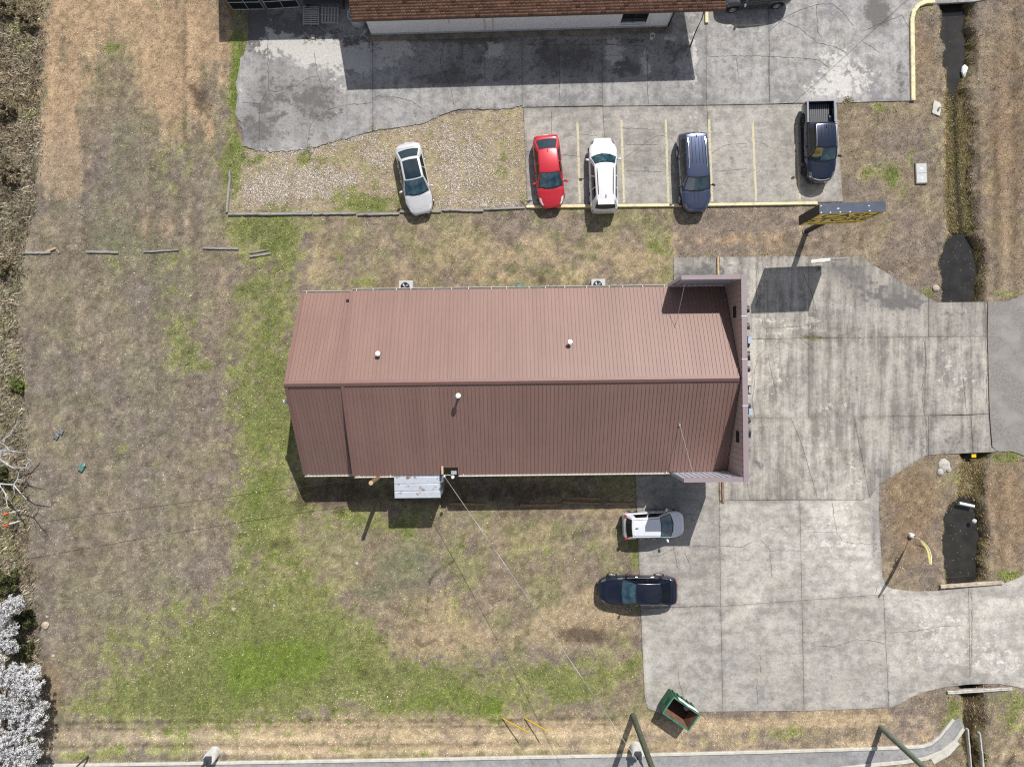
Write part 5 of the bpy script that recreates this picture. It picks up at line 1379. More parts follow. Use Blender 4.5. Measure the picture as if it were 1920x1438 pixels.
    for s in (-1, 1): cb.grid(grid_of(lambda t, v: sidep(t, v, s), T9, np.linspace(0, 1, 6)))
    me = cb.mesh('cabin', M[sp.get('roofpaint', sp['paint'])])
    bm = bmesh.new(); bm.from_mesh(me); bmesh.ops.remove_doubles(bm, verts=bm.verts[:], dist=.002); bmesh.ops.recalc_face_normals(bm, faces=bm.faces)
    bm.to_mesh(me); bm.free()
    me.polygons.foreach_set('use_smooth', [True] * len(me.polygons))
    cabin = link('cabin', me, None, root)
    bv = cabin.modifiers.new('round', 'BEVEL'); bv.width = .045; bv.segments = 3; bv.limit_method = 'ANGLE'; bv.angle_limit = R(22); bv.harden_normals = False
    ctr = Vector(((xwt + xrt) / 2, 0, zb))
    def cpatch(name, f, u0, u1, v0, v1, m, off=.012, nu=6, nv=8, parent=None, trap=0.0):
        g = []
        for i in range(nu + 1):
            r = []
            for j in range(nv + 1):
                u = u0 + (u1 - u0) * i / nu; v = v0 + (v1 - v0) * j / nv
                if trap: v = (v0 + v1) / 2 + (v - (v0 + v1) / 2) * (1 - trap * (i / nu))
                p = f(u, v); e = 1e-3
                nrm = (f(u + e, v) - p).cross(f(u, v + e) - p).normalized()
                if nrm.dot(p - ctr) < 0: nrm = -nrm
                r.append(tuple(p + nrm * off))
            g.append(r)
        me = MB().grid(g).mesh(name, m, 60)
        k = me.polygons[len(me.polygons) // 2]
        if k.normal.dot(k.center - ctr) < 0: me.flip_normals()
        return link(name, me, None, parent or root)
    # windscreen with dark surround, back window, side windows
    cpatch('windscreen_surround', frontp, .015, .99, -.955, .955, M['trim'], .008)
    cpatch('windscreen', frontp, .07, .95, -.90, .90, M['glass_lit'], .014, nu=8, nv=12)
    if sp.get('rearglass', True):
        cpatch('rear_window', rearp, c.get('rg0', .08), .95, -.86, .86, M[sp.get('rg', 'glass')], .013, nv=10)
    for s in (-1, 1):
        cuts = sp.get('side', [(.10, .46), (.50, .88)])
        for a, b in cuts:
            cpatch('side_window', lambda t, v, s=s: sidep(t, v, s), a, b, .10, .88, M['glass_dark'], .012)
    # front of the car
    cowl = L / 2 - xwb
    patch('hood', xwb + .12, L / 2 - .30, -.80, .80, pm, .007, 12, 12, shape=lambda s: -.30 * s * s * .6)
    d0 = sp.get('hl', (.12, .40))
    for s in (-1, 1):
        patch('headlight', L / 2 - d0[1], L / 2 - d0[0], s * .80, s * .955, M[sp.get('lens', 'lamp_clear')], .012, 6, 5, shape=lambda q: -.32 * abs(q) ** 2 + .17)
    zf = zt(L / 2)
    MB().box((L / 2 - .005, 0, zf * .72), (.03, wid(L / 2) * 1.35, .16)).build('grille', M[sp.get('grille', 'trim')], root)
    MB().box((L / 2 - .02, 0, .36), (.07, wid(L / 2) * 1.7, .14)).build('front_bumper', M['trim'], root)
    MB().box((-L / 2 + .01, 0, .46), (.06, wid(-L / 2) * 1.8, .2)).build('rear_bumper', M[sp.get('rbump', sp['paint'])], root)
    MB().box((-L / 2 - .012, 0, .72), (.02, .32, .16)).build('number_plate', M['plate'], root)
    if sp['kind'] == 'sedan':
        patch('boot_lid', -L / 2 + .12, xrb - .14, -.76, .76, pm, .007, 8, 10)
        for s in (-1, 1): patch('tail_light', -L / 2 + .012, -L / 2 + .13, s * .70, s * .98, M['lamp_red'], .012, 5, 5, shape=lambda q: .16 * abs(q) ** 2 - .08)
    elif sp['kind'] != 'pickup':
        for s in (-1, 1):
            tl = MB(); yy = s * wid(-L / 2 + .12) * .90
            tl.box((-L / 2 + .10 + (0 if sp['kind'] == 'hatch' else .02), yy, sp['tlz'] - (0 if sp['kind'] == 'hatch' else .2)), (.20, .14, .24)); o = tl.build('tail_light', M['lamp_red'], root)
            b2 = o.modifiers.new('round', 'BEVEL'); b2.width = .05; b2.segments = 3
    else:
        for s in (-1, 1): MB().box((-L / 2 + .06, s * (wid(-L / 2 + .06) - .03), .86), (.12, .07, .3)).build('tail_light', M['lamp_red'], root)
    # wipers, mirrors, handles, wheels
    for s in (-.55, .05):
        MB().tube([frontp(.04, s) + Vector((.03, 0, .03)), frontp(.10, s + .5) + Vector((.02, 0, .035))], .012, 5).build('wiper', M['trim'], root)
    for s in (-1, 1):
        mx = xwb - .28 * (xwb - xwt)
        mr_ = MB().lathe([(.001, -.08), (.07, -.06), (.10, 0), (.07, .065), (.001, .08)], (0, 0, 0), 12)
        mr_.v = [(a * .85, b * 1.35, z * .95) for a, b, z in mr_.v]
        o = mr_.build('wing_mirror', M[sp.get('mirror', sp['paint'])], root, 60); o.location = (mx, s * (hw + .13), zb + .07); o.rotation_euler = (0, 0, s * -.35)
        MB().tube([(mx, s * (hw - .06), zb + .02), (mx, s * (hw + .08), zb + .05)], .03, 6).build('mirror_stalk', M['trim'], root)
        for hx in sp.get('handles', (.05, -.95)):
            MB().box((hx, s * (hw + .012), zb - .17), (.18, .03, .035)).build('door_handle', M[sp.get('handle', 'chrome')], root)
        # door shut lines
        ln = MB()
        for hx in sp.get('doors', (.95, -.15, -1.15)):
            ln.box((hx, s * (hw - .001), .62), (.012, .012, .5))
        l = ln.build('door_gaps', M['trim'], root); l['kind'] = 'stuff'
    ty = MB().lathe([(rw * .62, -.10), (rw * .95, -.11), (rw, -.07), (rw, .07), (rw * .95, .11), (rw * .62, .10)], (0, 0, 0), 26).mesh('wheel', M['rubber'], 40)
    rim = MB().lathe([(.001, .085), (rw * .16, .09), (rw * .2, .07), (rw * .55, .03), (rw * .60, .10), (rw * .66, .108)], (0, 0, 0), 26)
    for k in range(5):
        a = 2 * math.pi * k / 5
        q = Matrix.Rotation(a, 3, 'Z')
        rim.box(q @ Vector((rw * .36, 0, .07)), (rw * .5, rw * .17, .03), M=q)
    rme = rim.mesh('rim', M[sp.get('rim', 'alloy')], 40)
    for a in (axf, axr):
        for s in (-1, 1):
            w = link('wheel', ty, None, root); w.location = (a, s * (hw - .115), rw); w.rotation_euler = (s * R(-90), 0, 0)
            link('rim', rme, None, w)
    under = MB().box((0, 0, .28), (L * .86, W * .66, .14)).build('underbody', M['trim'], root)
    return root, dict(patch=patch, cpatch=cpatch, roofp=roofp, sidep=sidep, rearp=rearp, frontp=frontp, wid=wid, btop=btop, body=body, cabin=cabin)

def heading(p, q): return math.atan2(q[1] - p[1], q[0] - p[0])
def roof_fin(root, K, t, m='trim'):
    p = K['roofp'](t, 0)
    MB().box(p + Vector((0, 0, .03)), (.18, .04, .06)).build('roof_aerial', M[m], root)
def roof_rails(root, K, t0, t1, s, m, hgt=.05, r=.022):
    for sg in (-1, 1):
        pts = [K['roofp'](t, sg * s) + Vector((0, 0, hgt if 0 < i < 6 else .0)) for i, t in enumerate(np.linspace(t0, t1, 7))]
        MB().tube(pts, r, 6).build('roof_rail', M[m], root, 50)

SED = [(0, .58), (.05, .68), (.15, .74), (.5, .83), (1.15, .96), (1.5, .98), (3.2, 1.0), (3.9, 1.04), (4.45, 1.06), (4.62, 1.02), (4.72, .92), (4.8, .8)]
def scale_top(top, L, base): return [(d * L / base, z) for d, z in top]

# silver sedan with the big dark glass roof, on the gravel
r, K = vehicle(dict(kind='sedan', L=4.72, W=1.80, pos=(-6.43, 13.50), head=heading((-6.92, 15.74), (-5.94, 11.18)), z=.02, paint='p_silver', fo=.92, ro=1.02, rw=.325, top=scale_top(SED, 4.72, 4.8), nf=.44, rf=1.05,
    cab=dict(xwb=1.02, xwt=.22, xrt=-1.15, xrb=-1.80, zb=.95, zr=1.42, wt=.70, wb=.92, zbr=1.02, bow=.20), side=[(.12, .5), (.53, .88)],
    label='silver sedan with dark glass roof parked aslant on the gravel'))
K['cpatch']('glass_roof', K['roofp'], .05, .90, -.83, .83, M['glass'], .012, 10, 10)
MB().box((1.05, .2, .93), (.3, .2, .01)).build('dashboard_paper', M['white_plastic'], r)
# red sedan
r, K = vehicle(dict(kind='sedan', L=4.75, W=1.82, pos=(2.42, 13.95), head=heading((2.19, 16.29), (2.65, 11.56)), paint='p_red', fo=.93, ro=1.05, rw=.33, top=scale_top([(0, .56), (.05, .66), (.15, .72), (.5, .82), (1.1, .96), (1.5, .98), (3.2, 1.0), (4.0, 1.06), (4.55, 1.08), (4.68, 1.02), (4.8, .8)], 4.75, 4.8), nf=.46, rf=1.15, rr=.8,
    cab=dict(xwb=1.05, xwt=.20, xrt=-1.22, xrb=-1.98, zb=.95, zr=1.42, wt=.70, wb=.92, zbr=1.04, bow=.18), hl=(.12, .58), handle='p_red',
    label='red sedan parked nose down at the left end of the stalls'))
roof_fin(r, K, .93, 'p_red')
# white crossover, nose up
SUVT = [(0, .66), (.05, .78), (.15, .86), (.5, .95), (1.05, 1.04), (1.5, 1.05), (4.3, 1.08), (4.72, 1.06), (4.8, .95)]
r, K = vehicle(dict(kind='suv', L=4.88, W=1.86, pos=(6.01, 13.73), head=heading((6.09, 11.28), (5.94, 16.18)), paint='p_white', lens='lamp_smoke', fo=.92, ro=1.0, rw=.37, top=scale_top(SUVT, 4.88, 4.8), nf=.46, rf=1.15, rr=.6, nr=.80, tlz=1.0, mirror='p_white',
    cab=dict(xwb=1.05, xwt=.42, xrt=-1.85, xrb=-2.30, zb=1.04, zr=1.66, wt=.72, wb=.93, wtr=.62, wbr=.86, zbr=1.06, bow=.24, bow2=.10), side=[(.09, .34), (.37, .62), (.65, .86)], rg='glass_dark', handles=(.25, -.8), doors=(1.0, -.1, -1.2),
    label='white crossover backed up to the yellow kerb, its nose pointing up'))
roof_rails(r, K, .12, .86, .80, 'trim'); roof_fin(r, K, .90)
sp_ = K['roofp'](1.0, 0); MB().box((sp_.x - .12, 0, sp_.z - .0), (.34, 1.06, .035)).build('rear_spoiler', M['p_white'], r)
# dark blue three-row SUV
SUVB = [(0, .70), (.05, .84), (.15, .92), (.5, 1.0), (1.1, 1.08), (1.5, 1.08), (4.3, 1.1), (4.72, 1.1), (4.8, 1.0)]
r, K = vehicle(dict(kind='suv', L=5.10, W=1.96, pos=(11.98, 13.85), head=heading((11.80, 16.35), (12.09, 11.26)), paint='p_navy', lens='lamp_smoke', fo=.95, ro=1.1, rw=.39, top=scale_top(SUVB, 5.1, 4.8), nf=.46, rf=1.15, rr=.45, nr=.86, tlz=1.05, mirror='trim', handle='p_navy',
    cab=dict(xwb=1.15, xwt=.50, xrt=-2.22, xrb=-2.45, zb=1.07, zr=1.76, wt=.74, wb=.93, wtr=.70, wbr=.90, zbr=1.1, bow=.18, bow2=.08, crown=.045), side=[(.07, .30), (.33, .58), (.61, .90)], rg='glass_dark', handles=(.3, -.9), doors=(1.05, -.05, -1.2), roofpaint='p_navy',
    label='dark slate blue SUV with silver roof rails over the yellow stripe'))
roof_rails(r, K, .20, .90, .80, 'chrome', .06, .03); roof_fin(r, K, .93)
for s in (-.48, -.16, .16, .48):
    MB().tube([K['roofp'](t, s) + Vector((0, 0, .004)) for t in np.linspace(.30, .92, 6)], .012, 4).build('roof_rib', M['p_navy2'], r)
for s in (-.25, .25):
    pts = [(x, s * K['wid'](x) * .55, K['btop'](x, s * K['wid'](x) * .55) + .006) for x in np.linspace(1.35, 2.15, 5)]
    MB().tube(pts, .012, 4).build('hood_crease', M['p_navy2'], r)
# dark blue crew cab pickup
PKT = [(0, .78), (.05, .92), (.15, 1.0), (.5, 1.06), (1.15, 1.14), (1.6, 1.15), (5.0, 1.16), (5.15, 1.15), (5.2, 1.1)]
r, K = vehicle(dict(kind='pickup', L=5.2, W=1.93, pos=(20.22, 15.86), head=heading((20.15, 18.4), (20.28, 13.26)), paint='p_navy2', lens='lamp_smoke', fo=.92, ro=1.05, rw=.40, top=scale_top(PKT, 5.2, 5.2), nf=.46, rf=1.1, rr=.1, nr=.97, mirror='black', bed=(-2.53, -1.18), bedz=(.72, 1.16), rim='black_alloy', grille='chrome',
    cab=dict(xwb=1.25, xwt=.62, xrt=-.85, xrb=-1.10, zb=1.13, zr=1.82, wt=.72, wb=.93, wtr=.70, wbr=.90, zbr=1.14, bow=.16, rbow=.03, rbow2=.03, crown=.04), side=[(.10, .46), (.50, .86)], rg='glass_dark', handles=(.35, -.55), doors=(1.1, .1, -.95), handle='black', hl=(.06, .5),
    label='midnight blue crew cab pickup with an open bed at the right end'))
lin = MB(); lin.box((-1.86, 0, .735), (1.28, 1.56, .02))
bl = lin.build('bed_liner', M['trim'], r)
rbm = MB().box((0, 0, .755), (1.24, .06, .02)).mesh('liner_rib', mat('grey bed liner', (.10, .11, .12), .5, vary=.1))
for k in range(11):
    o = link('liner_rib', rbm, None, bl); o.location = (-1.86, -.65 + .13 * k, 0)
for s in (-1, 1): MB().box((-1.86, s * .885, 1.172), (1.36, .11, .02)).build('bed_rail_cap', mat('grey rail cap', (.22, .24, .27), .5, vary=.05) if s < 0 else bpy.data.materials['grey rail cap'], r)
MB().box((-2.56, 0, 1.172), (.08, 1.6, .02)).build('tailgate_cap', bpy.data.materials['grey rail cap'], r)
roof_fin(r, K, .85); roof_rails(r, K, .0, .95, .93, 'steel_galv', .012, .012)
for s in (-.5, -.17, .17, .5): MB().tube([K['roofp'](t, s) + Vector((0, 0, .003)) for t in np.linspace(.45, .95, 5)], .010, 4).build('roof_rib', M['black'], r)
for s in (-1, 1): MB().box((0.05, s * .99, .40), (2.3, .14, .05)).build('side_step', M['trim'], r)
gp = MB().tube([(2.56 - .30 * abs(t) ** 2.2, t * .80, .98 - .06 * abs(t)) for t in np.linspace(-1, 1, 13)], .035, 6).build('grille_bar', M['chrome'], r, 50)
# pale silver hatchback
HT = [(0, .62), (.05, .75), (.15, .82), (.45, .92), (.95, 1.02), (1.3, 1.04), (4.3, 1.06), (4.7, 1.04), (4.8, .9)]
r, K = vehicle(dict(kind='hatch', L=4.0, W=1.76, pos=(9.33, -9.30), head=R(2.5), paint='p_silver2', fo=.80, ro=.72, rw=.32, top=scale_top(HT, 4.0, 4.8), nf=.50, rf=.8, rr=.4, nr=.84, tlz=1.08,
    cab=dict(xwb=1.02, xwt=.22, xrt=-1.50, xrb=-1.82, zb=1.0, zr=1.55, wt=.74, wb=.92, wtr=.70, wbr=.88, zbr=1.06, bow=.22, bow2=.08, crown=.035), side=[(.10, .46), (.49, .86)], rg='glass_dark', handles=(-.05, -.9), doors=(.7, -.3, -1.1),
    label='pale silver hatchback half in the shadow of the parapet'))
roof_fin(r, K, .84); 
for s in (-.62, .62): MB().box(K['roofp'](.92, s) + Vector((0, 0, .012)), (.09, .16, .025)).build('roof_bracket', M['white_plastic'], r)
for s in (-.84, .84): MB().tube([K['roofp'](t, s) + Vector((0, 0, .002)) for t in np.linspace(.03, .96, 6)], .012, 4).build('roof_ditch', M['trim'], r)
# blue black sedan, nose to the left
r, K = vehicle(dict(kind='sedan', L=5.2, W=1.92, pos=(8.27, -13.62), head=R(180), paint='p_black', lens='lamp_smoke', fo=.98, ro=1.12, rw=.36, top=scale_top([(0, .62), (.05, .74), (.15, .80), (.5, .90), (1.15, 1.0), (1.6, 1.02), (3.2, 1.04), (4.0, 1.1), (4.5, 1.13), (4.68, 1.06), (4.8, .85)], 5.2, 4.8), nf=.44, rf=1.15, rr=.9, nr=.70,
    cab=dict(xwb=1.02, xwt=.16, xrt=-1.35, xrb=-2.05, zb=1.0, zr=1.48, wt=.68, wb=.92, zbr=1.1, bow=.14, crown=.045), side=[(.12, .48), (.52, .86)], handles=(.1, -.95), rg='glass_dark',
    label='blue black sedan parked half on the grass and half on concrete'))
roof_fin(r, K, .95, 'p_black')
# charcoal car partly under the shingled eave
r, K = vehicle(dict(kind='suv', L=4.75, W=1.86, pos=((1408 - 960) / S, (719 + 3) / S), head=R(180 + 5.0), paint='p_grey', lens='lamp_smoke', fo=.92, ro=.88, rw=.36, top=scale_top(SUVT, 4.75, 4.8), nf=.62, rf=.9, rr=.5, nr=.8, tlz=1.0, mirror='chrome',
    cab=dict(xwb=1.05, xwt=.42, xrt=-1.80, xrb=-2.22, zb=1.04, zr=1.64, wt=.72, wb=.93, wtr=.64, wbr=.86, zbr=1.06, bow=.2), side=[(.09, .34), (.37, .62), (.65, .86)], rg='glass_dark', handles=(.2, -.8), doors=(.9, -.15, -1.15),
    label='charcoal car half under the corner of the shingle roof'))

# ------------------------------------------------------------------ pole sign
ZT, ZB = .133 * H, .070 * H
c00 = Vector(P(1537, 401, ZT)); c01 = Vector(P(1660, 396, ZT)); b00 = Vector(P(1537, 383, ZT))
sd = (c01 - c00); SW = sd.length; sa = math.atan2(sd.y, sd.x); ST_ = (b00 - c00).length
ctr = (c00 + c01) / 2 + Vector((-math.sin(sa), math.cos(sa))) * ST_ / 2
base = Vector(P(1512, 434))
sg = empty('pole_sign', (base.x, base.y, 0), sa)
tag(sg, 'tall yellow and black pole sign reading CASH STORE at the lot edge', 'sign')
lc = Matrix.Rotation(-sa, 2) @ (ctr - base)
SH = ZT - ZB
bxm = MB(); bxm.box((lc.x, lc.y, (ZT + ZB) / 2), (SW, ST_, SH)); cabx = bxm.build('cabinet', M['sign_black'], sg)
MB().box((lc.x, lc.y, ZT + .012), (SW + .04, ST_ + .04, .03)).build('top_cover', M['sign_blue'], cabx)
for k, (u, v) in enumerate(((-.48, -.40), (-.48, .30), (-.22, -.05), (.25, .1), (.26, -.42), (-.34, -.44), (-.19, -.44), (-.04, -.44))):
    MB().box((lc.x + u * SW, lc.y + v * ST_, ZT + .032), (.07 if k != 2 else .11, .06, .015)).build('bolt', M['white_plastic'], cabx)
fy = lc.y - ST_ / 2
MB().box((lc.x, fy - .008, (ZT + ZB) / 2), (SW - .16, .014, SH - .16)).build('sign_face', M['sign_yellow'], sg)
MB().box((lc.x, lc.y + ST_ / 2 + .008, (ZT + ZB) / 2), (SW - .16, .014, SH - .16)).build('sign_face', M['sign_yellow'], sg)
def text_part(body, size, loc, rot, m, parent, name='lettering', ext=.004, sx=1.0):
    cu = bpy.data.curves.new(name, 'FONT'); cu.body = body; cu.size = size; cu.extrude = ext; cu.align_x = 'CENTER'; cu.offset = size * .008
    to = bpy.data.objects.new('tmp', cu); COL.objects.link(to)
    bpy.context.view_layer.update()
    me = bpy.data.meshes.new_from_object(to.evaluated_get(bpy.context.evaluated_depsgraph_get()))
    bpy.data.objects.remove(to); me.name = name; me.materials.clear(); me.materials.append(m)
    o = link(name, me, None, parent); o.location = loc; o.rotation_euler = rot; o.scale = (sx, 1, 1); o['kind'] = 'stuff'
    return o
for yy, rz in ((fy - .02, 0), (lc.y + ST_ / 2 + .02, math.pi)):
    text_part('CASH', 1.16, (lc.x + (.18 if rz == 0 else -.18), yy, ZT - 1.06), (R(90), 0, rz), M['sign_ink'], sg, sx=1.14)
    text_part('STORE', 1.16, (lc.x, yy, ZT - 2.04), (R(90), 0, rz), M['sign_ink'], sg, sx=1.10)
    text_part('FINANCIAL SERVICES', .33, (lc.x, yy, ZT - 2.62), (R(90), 0, rz), M['sign_ink'], sg, sx=.98)
MB().tube([(0, 0, -.3), (0, 0, ZT - .3)], .17, 16).build('pole', M['sign_black'], sg, 40)
MB().lathe([(.3, 0), (.3, .08), (.001, .09)], (0, 0, 0), 16).build('pole_base', M['footing'], sg, 40)

# ------------------------------------------------------------------ utility poles, guys, cables
def upole(base, top_px, ztop, r0, r1, m, label):
    b = P3(*base); t = P3(*top_px, ztop)
    p = MB().tube([b + Vector((0, 0, -.3))] + [b.lerp(t, k / 8) for k in range(1, 9)], [r0] + [r0 + (r1 - r0) * k / 8 for k in range(1, 9)], 14).build('utility_pole', M[m], None, 50)
    tag(p, label, 'pole', 'wooden utility poles by the street'); return p, b, t
zt_ = 11.0
up1 = P3(1187, 1341); up2 = P3(1651.5, 1363)
f_ = 1 / (1 - zt_ / H)
upole((1187, 1341), (960 + 227 * f_, 719 + 622 * f_), zt_, .20, .15, 'wood_pole', 'dark mottled wooden utility pole near the green dumpster')
upole((1651.5, 1363), (960 + 691.5 * f_, 719 + 644 * f_), zt_, .19, .14, 'wood_pole_b', 'pale green wooden utility pole near the curved drain chute')
for nm_, up_, zz in (('near', up1, 10.5), ('far', up2, 10.4)):
    pole_ = [o for o in bpy.data.objects if o.name.startswith('utility_pole')][0 if nm_ == 'near' else 1]
    MB().box((up_.x, up_.y + .19, zz), (2.4, .11, .13)).build('crossarm', M['wood_grey'], pole_)
    for k in (-1.05, -.45, .45, 1.05): MB().lathe([(.03, 0), (.06, .05), (.04, .1), (.055, .15), (.001, .18)], (up_.x + k, up_.y + .19, zz + .065), 10).build('insulator', M['ac'], pole_, 40)
top1 = Vector((up1.x, up1.y, 10.2))
def guy(anchor, ztop, zg, label):
    a = P3(*anchor); t = Vector((up1.x, up1.y, ztop)); d = (t - a); q = a + d * (zg / ztop)
    w = MB().tube([a, t], .006, 4).build('guy_wire', M['steel_galv']); tag(w, label[0], 'wire', 'guy wires of the dumpster-side pole')
    g = MB().tube([a + d * .012, q], .036, 8).build('guy_guard', M['guard_yellow'], w)
guy((940, 1345), 10.0, 2.0, ('left guy wire with a yellow guard in the grass',)); guy((982, 1345), 8.8, 1.95, ('right guy wire with a yellow guard in the grass',))
def cable_span(name, a, b, sag, r, m, label, n=24):
    a, b = Vector(a), Vector(b)
    pts = [a.lerp(b, k / n) - Vector((0, 0, sag * 4 * (k / n) * (1 - k / n))) for k in range(n + 1)]
    o = MB().tube(pts, r, 6).build(name, M[m], None, 60); tag(o, label, 'cable'); return o
cable_span('service_cable', MAST, (up1.x, up1.y - .1, 9.0), .35, .017, 'wire', 'silver service cable from the roof mast to the street pole')
# old pole by the south wall and its thin line to the west
ob = P3(726, 884); ot = Vector((*P(694, 906, 5.3), 5.3))
op = MB().tube([(ob.x, ob.y, -.2), (ob.x, ob.y, 5.3)], [.16, .13], 12).build('wooden_post', mat('brown old pole', (.22, .13, .075), .9, vary=.35, scale=4, stretch=(5, 5, .8)), None, 50); tag(op, 'old brown pole standing under the south eave left of the lean-to', 'pole')
MB().lathe([(.131, 0), (.10, .01), (.001, .012)], (ob.x, ob.y, 5.3), 12).build('pole_top', M['wood_pale'], op)
cable_span('thin_cable', (ob.x, ob.y, 2.4), P3(-60, 998, 3.5), .2, .012, 'wire_black', 'thin black cable running west from the old pole')
# street light bases
def light_base(px, py, label):
    x, y = P(px, py)
    e = empty('street_light', (x, y, 0)); tag(e, label, 'street light', 'street lights on concrete piers')
    MB().lathe([(.40, -.2), (.40, .84), (.37, .89), (.001, .90)], (0, 0, 0), 26).build('pier', M['pier'], e, 40)
    MB().box((0, 0, 1.06), (.40, .40, .34)).build('base_box', M['dark_steel'], e)
    MB().tube([(0, 0, 1.2), (0, 0, 9.0)], [.10, .06], 10).build('pole', M['dark_steel'], e, 40)
    hd = MB().tube([(0, 0, 8.9), (0, -.8, 9.2), (0, -1.7, 9.25)], .04, 8).build('arm', M['dark_steel'], e, 60)
    MB().box((0, -2.0, 9.22), (.3, .7, .14)).build('lamp_head', M['dark_steel'], e)
light_base(1191.5, 1400, 'street light on a pale round pier beside the dark utility pole'); light_base(402.5, 1409, 'street light on a pale round pier at the bottom left kerb')
b_ = P3(166, 1417); mp_ = MB().box((b_.x, b_.y, .6), (.11, .05, 1.25)).build('marker_post', M['dark_steel']); tag(mp_, 'short dark grey post standing at the bottom left kerb', 'post')

# ------------------------------------------------------------------ dumpster
dx, dy = P(1267, 1318); du = empty('dumpster', (dx, dy, .052), R(-34.5)); tag(du, 'open green dumpster with rusty inside at the corner of the driveway', 'dumpster')
DL, DW, DH = 2.0, 1.22, 1.35
for s in (-1, 1):
    MB().box((0, s * (DW / 2 - .025), DH / 2 + .06), (DL - .10, .05, DH - .04)).build('side_wall', M['green_paint'], du)
    MB().box((s * (DL / 2 - .025), 0, DH / 2 + .06), (.05, DW, DH - .04)).build('end_wall', M['green_paint'], du)
    MB().box((0, s * (DW / 2 - .055), DH / 2 + .08), (DL - .13, .006, DH - .12)).build('rusty_lining', M['rust'], du)
    MB().box((s * (DL / 2 - .055), 0, DH / 2 + .08), (.006, DW - .13, DH - .12)).build('rusty_lining', M['rust'], du)
    MB().box((0, s * (DW / 2 + .01), DH + .06), (DL + .04, .09, .07)).build('top_rail', M['green_edge'], du)
    MB().box((s * (DL / 2 + .01), 0, DH + .061), (.09, DW - .06, .066)).build('top_rail', M['green_edge'], du)
    MB().box((s * (DL / 2 + .06), 0, .75), (.10, .5, .16)).build('lift_pocket', M['green_paint'], du)
for s in (-1, 1):
    for k in range(5): MB().box((-.76 + .38 * k, s * (DW / 2 + .03), .68), (.07, .05, 1.2)).build('rib', M['green_paint'], du)
MB().box((0, 0, .12), (DL - .06, DW - .06, .05)).build('floor', mat('shade painted dumpster floor', (.035, .025, .02), .9, vary=.4), du)  # floor colour darkened to stand for the shade deep inside the dumpster
lid = MB(); rows = []
for i in range(9):
    t = i / 8; rows.append([(-DL / 2 + .35 + (DL - .5) * t, DW / 2 + .075 + .02 * math.sin(t * 9), DH + .12 - .45 * v + .03 * math.sin(t * 7)) for v in (0, .35, .7, 1)])
lid.grid(rows); me = lid.mesh('folded_lid', M['white_bag'], 60); lo = link('folded_lid', me, None, du); lm = lo.modifiers.new('thick', 'SOLIDIFY'); lm.thickness = .03
bg_ = MB().lathe([(.001, 0), (.2, .06), (.26, .2), (.2, .34), (.05, .42), (.001, .43)], (0, 0, 0), 14).build('rubbish_bag', mat('lilac rubbish bag', (.30, .30, .46), .4, vary=.3), None, 60)
qd = Matrix.Rotation(R(-34.5), 2) @ Vector((.58, .32)); bg_.location = (dx + qd.x, dy + qd.y, .20); tag(bg_, 'lilac grey bag lying inside the green dumpster', 'bag')

# ------------------------------------------------------------------ landscape timbers
def timber(p0, p1, label, w=.16, h=.15, m='wood_grey', group=None, z=0.0, name='timber'):
    a = P3(*p0); b = P3(*p1)
    o = MB().beam((0, 0, 0), (0, 0, 0.001), .01, .01)
    mb = MB(); d = (b - a).length; n = 10; rr = random.Random(int(p0[0] * 7 + p0[1])); rows = []
    for i in range(n + 1):
        x = -d / 2 + d * i / n; ww = w / 2 * rr.uniform(.86, 1.1); hh = h * rr.uniform(.9, 1.05); oy = rr.uniform(-.012, .012)
        rows.append([(x, oy - ww, -.03), (x, oy - ww, hh * .75), (x, oy - ww * .6, hh), (x, oy - .01, hh * .97), (x, oy + .01, hh * .93), (x, oy + ww * .6, hh), (x, oy + ww, hh * .75), (x, oy + ww, -.03)])
    mb.grid(rows); k = len(mb.v); mb.f.append(tuple(range(8))); mb.f.append(tuple(reversed(range(k - 8, k))))
    me = recalc(mb.mesh(name, M[m])); t = link(name, me); c = (a + b) / 2; t.location = (c.x, c.y, z); t.rotation_euler = (0, 0, math.atan2((b - a).y, (b - a).x))
    tag(t, label, 'timber', group); return t
GR = 'grey landscape timbers edging the gravel'
timber((432.5, 322), (426, 399), 'grey timber running up the left edge of the gravel', group=GR)
timber((429, 402.5), (586, 401), 'longest grey timber at the bottom left corner of the gravel', .2, group=GR)
timber((588, 402), (668, 400.5), 'grey timber second from the left along the gravel edge', group=GR)
timber((671, 403), (749, 401.5), 'dark grey timber just left of the silver sedan', group=GR)
timber((751, 397.5), (827, 397), 'grey timber under the nose of the silver sedan', .18, group=GR)
timber((829, 394.5), (906, 396), 'grey timber just right of the silver sedan', group=GR)
timber((908, 393.5), (984, 390), 'grey timber meeting the end of the long yellow kerb', group=GR)
GL = 'old timbers in a broken row across the lawn'
timber((42, 475), (96, 474), 'split grey timber at the left end of the lawn row', .17, .12, group=GL)
timber((163, 473), (223, 474), 'darkest grey timber in the row across the lawn', .17, .13, group=GL)
timber((270, 473), (336, 469), 'thin pale timber in the middle of the lawn row', .11, .1, group=GL)
timber((381, 466), (448, 467), 'long pale timber second from the right in the lawn row', .14, .12, group=GL)
timber((469, 475), (505, 469), 'upper one of the two short timbers on the green grass', .09, .1, group=GL)
timber((469, 482), (508, 476), 'lower one of the two short timbers on the green grass', .13, .12, group=GL)
timber((88, 473), (105, 466), 'pale broken stump of wood at the end of the split timber', .14, .14, 'wood_pale', GL)
timber((107, 468), (112, 475), 'small broken chip of wood beside the split timber', .1, .07, group=GL)
GS = 'brown timbers in the shade of the south eave'
timber((842, 944), (912, 945), 'leftmost brown timber in the shade of the south eave', .18, .12, 'wood_brown', GS)
timber((975, 947), (1052, 946), 'brown timber in the shade second from the left', .18, .12, 'wood_brown', GS)
